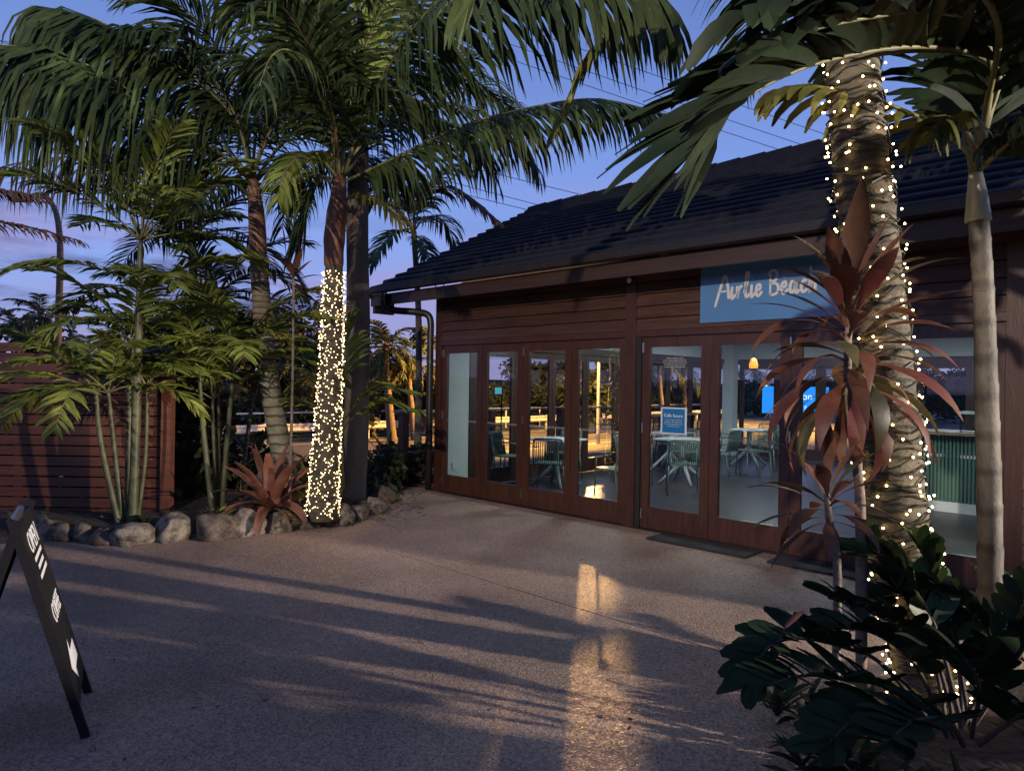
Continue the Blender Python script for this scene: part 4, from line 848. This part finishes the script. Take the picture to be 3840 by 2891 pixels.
for i, (px, Y_, r, th, lab) in enumerate(((1845, 36, 1.4, .5, 'leafy tree seen in the second left door panel'), (2020, 36, 2.3, 1.2, 'dense tree seen in the third left door panel'), (2240, 30, 1.8, .9, 'rounded tree seen in the fourth left door panel'), (1590, 27, 1.8, .9, 'orange-lit tree just left of the cafe downpipe'), (1230, 33, 3.4, 1.6, 'dark tree hidden behind the fairy-lit trunk'), (980, 32, 3.4, 1.6, 'tree glimpsed between the leaning palm and cane stems'), (720, 31, 3.4, 1.6, 'tree glimpsed above the road beside the fence end'), (1430, 32, 2.2, .8, 'low tree beyond the road left of the cafe'), (2470, 50, 1.7, .6, 'far tree behind the Cafe hours door'), (2600, 48, 1.5, .5, 'far tree seen left of the white column'), (2790, 52, 1.7, .4, 'far tree behind the blue lit signs, left'), (3050, 54, 2.0, .6, 'far tree behind the blue lit signs, right'), (3420, 46, 2.4, .9, 'far tree behind the service counter, left'), (3620, 44, 2.4, .9, 'far tree behind the service counter, right'))):
    bush('tree', lab, 'tree', (P(px, 1440, Y_).x, Y_, -.5), r, 2600, .32, 'leaf_tree', gt, .8, th, .12)
# palms beyond the road
def far_palm(px, py, Y_, lab, n=12, L=1.8, lm='leaf_palm', r=.1, hang=1.4, group='palms beyond the road', base=-.5):
    c = P(px, py, Y_); o = thing('palm_tree', lab, 'palm', (c.x, c.y, base), group)
    trunk(o, [(c.x + .3, c.y, base - .1), (c.x + .1, c.y, c.z * .5), c], [r * 1.5, r, r * .8], 'trunk_dark', 8, 16, .03, 14)
    for i in range(n):
        frond(o, arc(c, 2.4 * i + px, radians(-25 + 95 * (i + .5) / n), L * R.uniform(.85, 1.1), R.uniform(1.1, 1.9)), n=28, L=L * .32, W=.06, droop=hang, lm=lm, seg=3, rm='rachis_brown', rr=(.03, .01))
far_palm(1445, 1300, 24, 'orange-lit palm between the grey trunk and the cafe', 16, 1.7, 'leaf_palm', .12, 2.2)
far_palm(1530, 1370, 25, 'lower orange-lit palm beside the slender trunk', 14, 1.2, 'leaf_yellow', .1, 2.6)
far_palm(2830, 1385, 60, 'far coconut palm in the second right door panel', 13, 3.2, r=.16)
far_palm(2560, 1375, 44, 'far palm with drooping fronds behind the Cafe hours door', 13, 2.8, r=.14)
far_palm(2470, 1360, 40, 'far palm at the left edge of the Cafe hours door', 12, 2.2, r=.14)
far_palm(3080, 1370, 70, 'far palm behind the right blue sign', 12, 3.0, r=.16)
far_palm(150, 1180, 34, 'dark palm silhouette above the fence at the far left', 14, 1.9, group='dark palms above the fence')
far_palm(60, 1220, 36, 'lower dark palm silhouette at the left edge', 14, 2.0, group='dark palms above the fence')
for i, (px, Y_, r, lab) in enumerate(((-40, 36, 3.2, 'dark tree mass at the left edge above the fence'), (190, 38, 2.4, 'dark rounded tree under the palm silhouette'), (320, 38, 2.2, 'dark low tree behind the curved lamp pole'))):
    bush('tree', lab, 'tree', (P(px, 1440, Y_).x, Y_, -.5), r, 2200, .34, 'leaf_tree', 'dark trees above the fence', .7, 1.7, .12)

# guard rails along the road
gr = thing('guard_rail', 'galvanised W-beam guard rail along the far side of the road', 'guard rail', B(-13.6, 8, -.47))
for t in [-12 + 2 * k for k in range(24)]: mb = MB(); bbox(mb, -13.72, -13.62, t - .05, t + .05, -.6, .18, 'galvanised'); mb.obj('post', gr)
mb = MB(); pr = [(-13.6, .16), (-13.55, .11), (-13.6, .05), (-13.6, -.01), (-13.55, -.07), (-13.6, -.12)]
mb.strip([[B(s, t, z) for s, z in pr] for t in (-14, 36)], 'galvanised'); mb.obj('beam', gr)
pr_ = thing('pipe_railing', 'white pipe railing standing behind the guard rail', 'railing', B(-15.2, 8, -.47))
for t in [-12 + 2.4 * k for k in range(20)]: mb = MB(); mb.tube([B(-15.2, t, -.6), B(-15.2, t, .45)], .03, 'white', 6); mb.obj('post', pr_)
for z in (.02, .45): mb = MB(); mb.tube([B(-15.2, -14, z), B(-15.2, 36, z)], .03, 'white', 6); mb.obj('rail', pr_)
# street lamps
def street_lamp(base, head, label, glow='sodium_glow', r=.05, drop=.25, pm='galvanised'):
    o = thing('street_lamp', label, 'street lamp', base, 'street lamps'); b_ = Vector(base); h = Vector(head)
    mb = MB(); top = Vector((b_.x, b_.y, h.z - drop)); mb.tube(catmull([b_, b_.lerp(top, .5), top, top.lerp(h, .38) + Z * (drop * .62 + .15), h + Z * .06], 24), [r * (1.4 - .8 * i / 24) for i in range(25)], pm, 8); mb.obj('pole', o, True)
    d = (h - top); d.z = 0; d.normalize(); mb = MB(); a = atan2(d.y, d.x); mb.box(h + Z * .05, (.5, .2, .09), pm, a); mb.obj('lamp_head', o)
    if glow: mb = MB(); mb.box(h - Z * .005, (.3, .15, .02), glow, a); mb.obj('lens', o)
street_lamp(tuple(B(-7.0, 13.2, -.5)), ROADLAMP + Vector((-.3, .2, .02)), 'sodium street lamp behind the cafe roof by the road')
street_lamp((16.6, 36.9, -.5), ROADLAMP2 + Vector((0, 0, .02)), 'second sodium street lamp farther along the road')
street_lamp((9.0, 60.5, -.5), SODIUM + Vector((0, .1, .1)), 'far sodium street lamp beyond the car park')
b_ = P(124 * K, 800 * K, 17); street_lamp((b_.x, 17, -.5), Q(44, 436, 17), 'tall curved lamp pole at the far left against the sky', None, .07, drop=.75, pm='trunk_dark')
street_lamp((P(2872, 1500, 48).x + .3, 48, -.5), P(2868, 1446, 48), 'distant lit lamp above the left blue sign', 'lamp_green', .05)
street_lamp((FLOOD.x + .3, FLOOD.y - .3, -.1), FLOOD + Vector((.05, -.05, .12)), 'floodlight pole outside the frame on the right', None, .06)
street_lamp((PATH.x - .3, PATH.y - .4, -.1), PATH + Vector((0, -.05, .12)), 'path light pole behind the camera', None, .05)
# lit blue signboards behind the cafe
def blue_sign(x0, x1, y0, y1, Y_, label, letters):
    c = P((x0 + x1) / 2, (y0 + y1) / 2, Y_); wd = (x1 - x0) / F * Y_; hh = (y1 - y0) / F * Y_
    o = thing('lit_signboard', label, 'sign', (c.x, Y_, -.47))
    mb = MB(); mb.box(c, (wd, .12, hh), 'screen_blue'); mb.obj('panel', o)
    for sx in (-.35, .35): mb = MB(); mb.box((c.x + sx * wd, Y_ + .02, (c.z - hh / 2 - .47) / 2), (.14, .1, c.z - hh / 2 + .47), 'sign_blue_matte'); mb.obj('post', o)
    for s_, fx, fz, sz in letters: put_text(o, s_, sz, Matrix.Translation((c.x + fx * wd, Y_ - .065, c.z + fz * hh)) @ Matrix.Rotation(pi / 2, 4, 'X'), 'screen_white')
blue_sign(2860, 3106, 1450, 1550, 35, 'large blue backlit signboard with white letters beyond the rear windows', [('on', .17, .02, .50), ('s', .15, -.36, .42)])
# overhead cables
for i, (a, b_, Y_, lab) in enumerate((((900, 405), (2420, 788), 34, 'overhead cable topmost of the three meeting the roof left end'), ((1000, 490), (2200, 815), 34, 'overhead cable middle of the three meeting the roof left end'), ((1000, 535), (2150, 828), 34, 'overhead cable lowest of the three meeting the roof left end'), ((1500, -60), (3300, 575), 36, 'overhead cable highest of the three passing behind the broad palm frond'), ((1500, 20), (3200, 608), 36, 'overhead cable middle of the three passing behind the broad palm frond'), ((1500, 80), (3100, 620), 36, 'overhead cable lowest of the three passing behind the broad palm frond'), ((-300, 95), (500, 235), 34, 'overhead cable at the upper left edge behind the hanging fronds'))):
    A_ = P(a[0], a[1], Y_); B_ = P(b_[0], b_[1], Y_); d_ = B_ - A_
    mb = MB(); pts = [A_ - d_ * .8 + d_ * 2.6 * k / 24 for k in range(25)]; pts = [p - Z * .5 * (1 - ((k - 12) / 12) ** 2) + Z * .42 for k, p in enumerate(pts)]
    mb.tube(pts, .016, 'wire_dark', 5); tag(mb.obj('overhead_cable', None), lab, 'cable', 'overhead cables across the sky')

# ------------------------------------------------------------------ fairy lights
import bmesh
def bulb_mesh(r, m):
    bm = bmesh.new(); bmesh.ops.create_icosphere(bm, subdivisions=1, radius=r); me = bpy.data.meshes.new('bulb'); bm.to_mesh(me); bm.free(); me.materials.append(MATS[m]); return me
def frame_at(cv, u):
    x = u * (len(cv) - 1); k = min(int(x), len(cv) - 2); return cv[k].lerp(cv[k + 1], x - k), (cv[k + 1] - cv[k]).normalized()
def fairy(cv, rs, u0, u1, turns, nb, r, m, label, stand=.012, nind=300, wire=.0022, jit=.02, clump=0.0, diag=0):
    base = cv[0]; o = thing('fairy_lights', label, 'fairy lights', base, 'fairy lights wound round palm trunks')
    def pos(u, a, ex):
        p, T = frame_at(cv, u); rad = lerpl(rs, u) * 1.04 + ex; x = T.cross(Vector((0, 1, 0))).normalized(); y = x.cross(T); return p + (x * cos(a) + y * sin(a)) * rad
    mb = MB(); n = int(turns * 14)
    for st_ in range(2 if diag else 1):
        pts = []
        for i in range(n + 1):
            f = i / n; wob = jit * sin(i * 1.7 + st_) * .4 + jit * mn.noise(Vector((i * .21, st_ * 9, 0)))
            pts.append(pos(min(1, max(0, u0 + (u1 - u0) * f + wob)), 2 * pi * turns * f * (1 if st_ == 0 else -1), stand * .4))
        mb.tube(pts, wire, 'wire_dark', 4)
    mb.obj('wire', o, False)
    me = bulb_mesh(r, m); rest = MB(); ps = []
    for i in range(nb):
        f = (i + R.uniform(-.4, .4)) / nb; a = 2 * pi * turns * f + R.uniform(-.3, .3) if not diag else 2 * pi * (turns * f if i % 2 else -turns * f + 1.3) + R.uniform(-.5, .5)
        ex = stand + (R.random() ** 3) * .022
        ps.append((pos(min(1, max(0, u0 + (u1 - u0) * f + R.uniform(-jit, jit))), a, ex)))
    ps.sort(key=lambda p: p.y)           # the nearest bulbs show largest
    vs = [v.co.copy() for v in me.vertices]; fs = [tuple(p.vertices) for p in me.polygons]
    for i, p in enumerate(ps):
        if i < nind: b = link('bulb', me, o); b.location = p
        else: rest.add([p + v for v in vs], fs, m)
    if rest.v: rest.obj('bulbs', o, False, 'stuff')
fairy(cvB, rsB, .015, .95, 34, 1150, .0052, 'bulb_far', 'dense warm fairy lights covering the left palm trunk', nind=300, diag=1, jit=.012)

# ------------------------------------------------------------------ right side: lit palm, slender palm, cordylines, cardboard palm
D0 = 3.45
pd = thing('palm_tree', 'thick ringed palm trunk with sparse fairy lights on the right', 'palm', (2.08, D0, 0))
tD, cvD, rsD = trunk(pd, [Vector((2.10, D0, -.05)), P(3475, 2500, D0), P(3400, 2180, D0), P(3352, 1900, D0), P(3320, 1500, D0), P(3270, 1000, D0 + .03), P(3222, 560, D0 + .06), P(3195, 200, D0 + .1), P(3180, -400, D0 + .15)], [.155, .15, .145, .142, .136, .130, .126, .122, .118], 'trunk_tan', 20, 260, .07, 44)
for i in range(9):
    frond(pd, arc(P(3180, -420, D0 + .15), 2.4 * i + .6, radians(20 + 6 * i), 2.3, 1.5), n=44, L=.75, W=.05, droop=1.8)
fairy(cvD, rsD, .02, .93, 78, 540, .0060, 'bulb', 'sparse warm fairy lights wound round the thick right trunk', nind=300, stand=.016, wire=.0046, jit=.012)
E0 = 3.62
pe = thing('palm_tree', 'slender pale jointed palm at the right edge with broad dark fronds', 'palm', (2.52, E0, 0))
trunk(pe, [P(3712, 2560, E0), P(3712, 2000, E0), P(3700, 1500, E0), P(3688, 1100, E0), P(3668, 800, E0)], [.062, .057, .052, .049, .046], 'stem_pale', 14, 130, .10, 13)
trunk(pe, [P(3668, 830, E0), P(3664, 740, E0), P(3658, 650, E0)], [.062, .05, .032], 'crownshaft_green', 12, 12, 0, 1, 'crownshaft')
BR = dict(W=.085, droop=.75, fold=.22, ang=(50, 26), seg=5, rr=(.018, .004), lm='leaf_broad', wp=[.25, .85, 1, .95, .75, .25], jit=.1, indiv=True)
def C3(x, y): return (2500 + x * .6058, y * .6057)      # crop of the upper right part
def FR(pts, **k):
    a = dict(BR); a.update(k); return frond(pe, [P(*C3(x, y), E0 + d) for x, y, d in pts], **a)
FR([(1900, 1080, 0), (1960, 800, -.05), (2060, 480, -.2), (1900, 330, -.5), (1560, 290, -.75), (1200, 330, -.95), (800, 440, -1.1), (430, 650, -1.2), (260, 900, -1.25)], n=30, L=.74, start=.3, W=.074, droop=.25, vee=.35, ang=(42, 22))
FR([(1915, 1060, 0), (2000, 560, -.3), (1950, 180, -.7), (1650, 70, -1.0), (1250, 110, -1.25), (850, 200, -1.4), (500, 330, -1.5)], n=22, L=.58, start=.3, W=.09, droop=.5)
FR([(1915, 1060, 0), (1960, 600, .2), (1900, 260, .3), (1700, 120, .3), (1400, 160, .3), (1150, 330, .3)], n=18, L=.55, start=.3, W=.09, droop=.7)
FR([(1890, 1080, 0), (1860, 940, .02), (1700, 800, .0), (1400, 660, -.05), (1100, 570, -.1), (850, 530, -.12), (680, 560, -.14)], n=13, L=.36, start=.22, lm='leaf_yellow', droop=1.5, vee=-.35, W=.050)
FR([(1930, 1060, 0), (1990, 1000, -.1), (2120, 880, -.3), (2300, 760, -.5), (2500, 700, -.7)], n=14, L=.42, start=.3, W=.08, droop=2.0)
FR([(1910, 1060, 0), (1930, 700, .1), (1960, 300, .15), (1900, -60, .1), (1750, -350, 0)], n=20, L=.6, W=.095)
FR([(1910, 1060, 0), (1980, 740, .3), (2080, 440, .6), (2250, 200, .9), (2500, 60, 1.2)], n=18, L=.55, W=.09)
FR([(1905, 1060, 0), (1860, 720, .3), (1700, 420, .6), (1450, 200, .8), (1150, 60, 1.0), (900, 20, 1.1)], n=22, L=.58, W=.09)
FR([(1915, 1060, 0), (1990, 620, -.3), (2060, 240, -.7), (1960, -20, -1.1), (1700, -160, -1.4), (1300, -200, -1.6), (900, -120, -1.8), (600, 30, -1.9)], n=24, L=.52, W=.085)
FR([(1915, 1060, 0), (2020, 640, -.1), (2150, 330, -.3), (2350, 150, -.5), (2550, 120, -.7)], n=18, L=.55, W=.09)
FR([(1915, 1070, 0), (1890, 900, -.15), (1830, 780, -.35), (1730, 740, -.5), (1640, 800, -.6)], n=11, L=.34, start=.35, lm='leaf_yellow', droop=2.4, W=.06)
# cordylines
co = thing('cordyline', 'tall bronze-red cordyline in front of the blue sign', 'plant', (1.66, 3.2, 0))
CY_ = 3.12
trunk(co, [Vector((1.60, CY_, .0)), P(3228, 2000, CY_), P(3215, 1750, CY_), P(3180, 1450, CY_), P(3185, 1150, CY_)], [.026, .024, .021, .019, .014], 'cordyline_stem', 8, 60, .14, 40, 'stem')
CW = (.14, .17, .34, .85, 1, .85, .45, .02)
for i in range(64):
    u = i / 63; c = P(3182 + 4 * sin(i), 1500 - 350 * u, CY_)
    el = radians(-12 + 92 * u ** 1.4) + R.uniform(-.12, .12); strap(co, c, 2.39996 * i + .3, el, R.uniform(.42, .60), R.uniform(.065, .09) + .03 * (u > .8), R.uniform(1.1, 2.4) * (1.25 - .8 * u), R.choice(('cordyline', 'cordyline', 'cordyline_bronze', 'cordyline_pink')), fold=.15, wp=CW, seg=9, twist=R.uniform(-.6, .6))
co2 = thing('cordyline', 'shorter bronze-red cordyline low in front of the door glass', 'plant', (1.42, 3.05, 0))
trunk(co2, [Vector((1.42, 3.0, 0)), P(3140, 2150, 3.0), P(3110, 1950, 3.0), P(3100, 1850, 3.0)], [.02, .018, .016, .012], 'cordyline_stem', 8, 40, .14, 24, 'stem')
for i in range(22):
    u = i / 21; strap(co2, P(3105, 1960 - 100 * u, 3.0), 2.39996 * i + 1.0, radians(-8 + 86 * u ** 1.3), R.uniform(.30, .42), R.uniform(.05, .07), R.uniform(.9, 1.9) * (1.1 - .6 * u), R.choice(('cordyline', 'cordyline', 'cordyline_bronze', 'cordyline_pink')), fold=.22, wp=CW, seg=8)
# cardboard palm (zamia): thick paddle leaflets
za = thing('cardboard_palm', 'low dark cardboard palm with thick paddle leaflets', 'plant', (1.95, 2.75, .08))
def C4(x, y): return (2600 + x * .5953, 1900 + y * .5953)
ZP = [.3, .75, 1, 1, .85, .35]
def ZF(pts, n=13, L=.17, W=.062, lm='leaf_zamia', vee=.5, **k):
    return frond(za, [P(*C4(x, y), Y_) for x, y, Y_ in pts], n=n, L=L, W=W, ang=(68, 40), vee=vee, droop=.25, start=.28, rr=(.010, .004), lm=lm, seg=5, fold=.18, wp=ZP, indiv=True, jit=.16, rm='bark', prof=lambda u: .75 + .25 * sin(pi * u), **k)
zc = (1650, 1350)
ZF([(1650, 1400, 2.75), (1560, 1050, 2.8), (1450, 880, 2.8), (1300, 750, 2.78), (1050, 640, 2.72), (850, 570, 2.66)])
ZF([(1700, 1380, 2.8), (1900, 950, 2.95), (1800, 720, 3.0), (1600, 560, 3.0), (1420, 470, 2.98)])
ZF([(1500, 1350, 2.75), (1200, 1000, 2.7), (1000, 900, 2.62), (700, 830, 2.5), (480, 880, 2.42), (340, 1120, 2.36)], n=15)
ZF([(1500, 1400, 2.6), (1250, 1150, 2.5), (950, 1080, 2.4), (700, 1060, 2.3), (480, 1120, 2.22)], n=13)
ZF([(1600, 1400, 2.9), (1500, 900, 3.05), (1350, 600, 3.1), (1200, 380, 3.1), (1080, 180, 3.1)], lm='leaf_zamia_lit', n=12)
ZF([(1700, 1400, 2.9), (1650, 800, 3.05), (1500, 420, 3.1), (1420, 250, 3.1)], lm='leaf_zamia_lit', n=11)
ZF([(1750, 1400, 2.7), (1950, 1100, 2.65), (2080, 900, 2.6), (2200, 800, 2.55)], n=12)
ZF([(1650, 1450, 2.55), (1500, 1250, 2.4), (1250, 1250, 2.25), (1000, 1350, 2.15), (850, 1500, 2.1)], n=12)
ZF([(1750, 1450, 2.6), (1800, 1150, 2.45), (1700, 950, 2.35), (1500, 900, 2.25)], n=12)
ZF([(1800, 1500, 2.4), (2000, 1350, 2.3), (2100, 1300, 2.2), (2250, 1350, 2.1)], n=12)
ZF([(1700, 1500, 2.4), (1600, 1350, 2.2), (1400, 1350, 2.05), (1200, 1500, 1.95)], n=12)
ZF([(1750, 1350, 2.85), (1950, 900, 3.0), (2080, 620, 3.05), (2180, 480, 3.05)], n=12, lm='leaf_zamia')
ZF([(1650, 1400, 2.9), (1560, 800, 3.1), (1400, 500, 3.15), (1230, 450, 3.15)], n=12)
ZF([(1750, 1400, 2.8), (1600, 720, 3.05), (1350, 560, 3.1), (1130, 620, 3.1)], n=12)
ZF([(1700, 1400, 2.7), (1500, 700, 2.95), (1250, 330, 3.05), (1030, 300, 3.05)], n=12, lm='leaf_zamia_lit')
ZF([(1600, 1450, 2.6), (1400, 1000, 2.6), (1150, 800, 2.55), (900, 760, 2.5)], n=12)
za2 = thing('cardboard_palm', 'second cardboard palm with lit leaflets at the right edge', 'plant', (2.6, 3.3, .08))
for k in range(9): frond(za2, arc((2.72, 3.42, .15), 2.4 * k, radians(30 + 6 * k), .62, .7), n=11, L=.17, W=.065, ang=(68, 40), vee=.5, droop=.25, start=.3, rr=(.01, .004), lm='leaf_zamia_lit' if k % 3 == 0 else 'leaf_zamia', rm='bark', seg=5, fold=.18, wp=ZP, indiv=True)
gc = thing('ground_cover', 'dark tufted ground cover along the right bed edge', 'ground cover', (1.35, 2.6, .05))
for k in range(120):
    x = 1.22 + R.random() * (.5 if k < 46 else 2.6); y = 1.9 + R.random() * 1.5 if k < 46 else 1.3 + R.random() * 1.7
    for j in range(5): strap(gc, (x, y, .03), R.uniform(0, 6.28), radians(R.uniform(15, 70)), R.uniform(.14, .28), .03, R.uniform(.4, 1.2), 'leaf_zamia', fold=.2, seg=4)
for i, (x, y, r, lab) in enumerate(((4.2, 1.75, .55, 'unseen shade shrub added right of the slender palm'), (3.2, 1.2, .6, 'unseen shade shrub added beyond the lower right corner'), (4.9, 1.0, .75, 'taller unseen shade shrub added at the right bed edge'))):  # unseen shrubs added to keep the floodlight off the bed and foreground
    bush('shrub', lab, 'shrub', (x, y, .02), r, 2200, .16, 'leaf_zamia', 'unseen shade shrubs added in the right bed', 1.0 if i < 2 else 1.5)
for i, (x, y, r, h_, lab) in enumerate(((1.3, -1.0, .7, 1.0, 'unseen shade shrub added just behind the camera'), (2.4, -.9, .8, 1.1, 'unseen shade shrub added behind the cardboard palm'), (3.7, -.8, .9, 1.2, 'unseen shade shrub added at the back of the right bed'))):  # unseen shrubs added as blockers for the path light
    bush('shrub', lab, 'shrub', (x, y, .02), r, 5000, .2, 'leaf_zamia', 'unseen shade shrubs added behind the camera', h_)
def leaf_mass(name, spots, leaf, lm):
    mb = MB()
    for c, r, h, n in spots:
        for i in range(n):
            d = Vector((R.gauss(0, 1), R.gauss(0, 1), R.gauss(0, 1))).normalized() * R.uniform(.5, 1.05); p = Vector(c) + Vector((d.x * r, d.y * r, max(0, h * .5 + d.z * h * .5)))
            q = Vector((R.gauss(0, 1), R.gauss(0, 1), R.gauss(0, .8))).normalized(); s_ = q.orthogonal().normalized() * leaf * .28; L_ = leaf * R.uniform(.7, 1.3)
            mb.add([p, p + q * L_ * .5 + s_, p + q * L_, p + q * L_ * .5 - s_], [(0, 1, 2, 3)], lm)
    mb.obj(name, None, False, 'stuff')
leaf_mass('hedge', [((-9.0 + i * .8, 8.8, 0), .6, 1.7, 1200) for i in range(7)], .17, 'leaf_tree')
leaf_mass('roadside_bushes', [(B(-17.2 + R.uniform(-.4, .4), -12 + i * 1.7, -.5), 1.3, R.uniform(1.7, 2.9), 700) for i in range(32)], .3, 'leaf_tree')
leaf_mass('car_park_bushes', [(B(-3 + i * 2.0, 46 + R.uniform(-1, 1), -.5), 1.8, R.uniform(1.5, 2.3), 600) for i in range(24)], .35, 'leaf_tree')
mb = MB()
def litter(p, sz, m):
    a = R.uniform(0, 6.28); d = Vector((cos(a), sin(a), R.uniform(-.1, .25))) * sz; s_ = Vector((-sin(a), cos(a), R.uniform(-.2, .2))) * sz * .22
    mb.add([p - d * .5, p + s_ + Z * .004, p + d * .5 + Z * sz * .15, p - s_], [(0, 1, 2, 3)], m)
for i in range(900):
    q = GQ(R.uniform(-40, 900), R.uniform(1085, 1165)); q.y += R.uniform(.15, 1.0); litter(Vector((q.x, q.y, R.uniform(.12, .17))), R.uniform(.03, .11), ('leaf_brown', 'bark')[i % 2])
for i in range(260): litter(Vector((R.uniform(1.4, 3.4), R.uniform(1.2, 3.7), R.uniform(.10, .15))), R.uniform(.03, .10), ('leaf_brown', 'bark')[i % 2])
for i in range(46):
    q = G(R.uniform(100, 3000), R.uniform(2010, 2850)); litter(q + Z * .004, R.uniform(.015, .05), ('leaf_brown', 'bark', 'leaf_brown')[i % 3])
mb.obj('leaf_litter', None, False, 'stuff')
# fallen leaves on the bed and paving
for i, (x, y, z, lab, m_) in enumerate(((3195, 2820, .16, 'orange fallen leaf on the dark bed at the bottom right', 'leaf_yellow'), (2945, 2350, .5, 'orange dead leaf tip caught in the cardboard palm', 'bromeliad'))):
    q = G(x, y, .15) if i == 0 else P(x, y, 2.35); o = thing('fallen_leaf', lab, 'leaf', q); strap(o, q, .6, .5, .12, .022, .4, m_, name='blade')
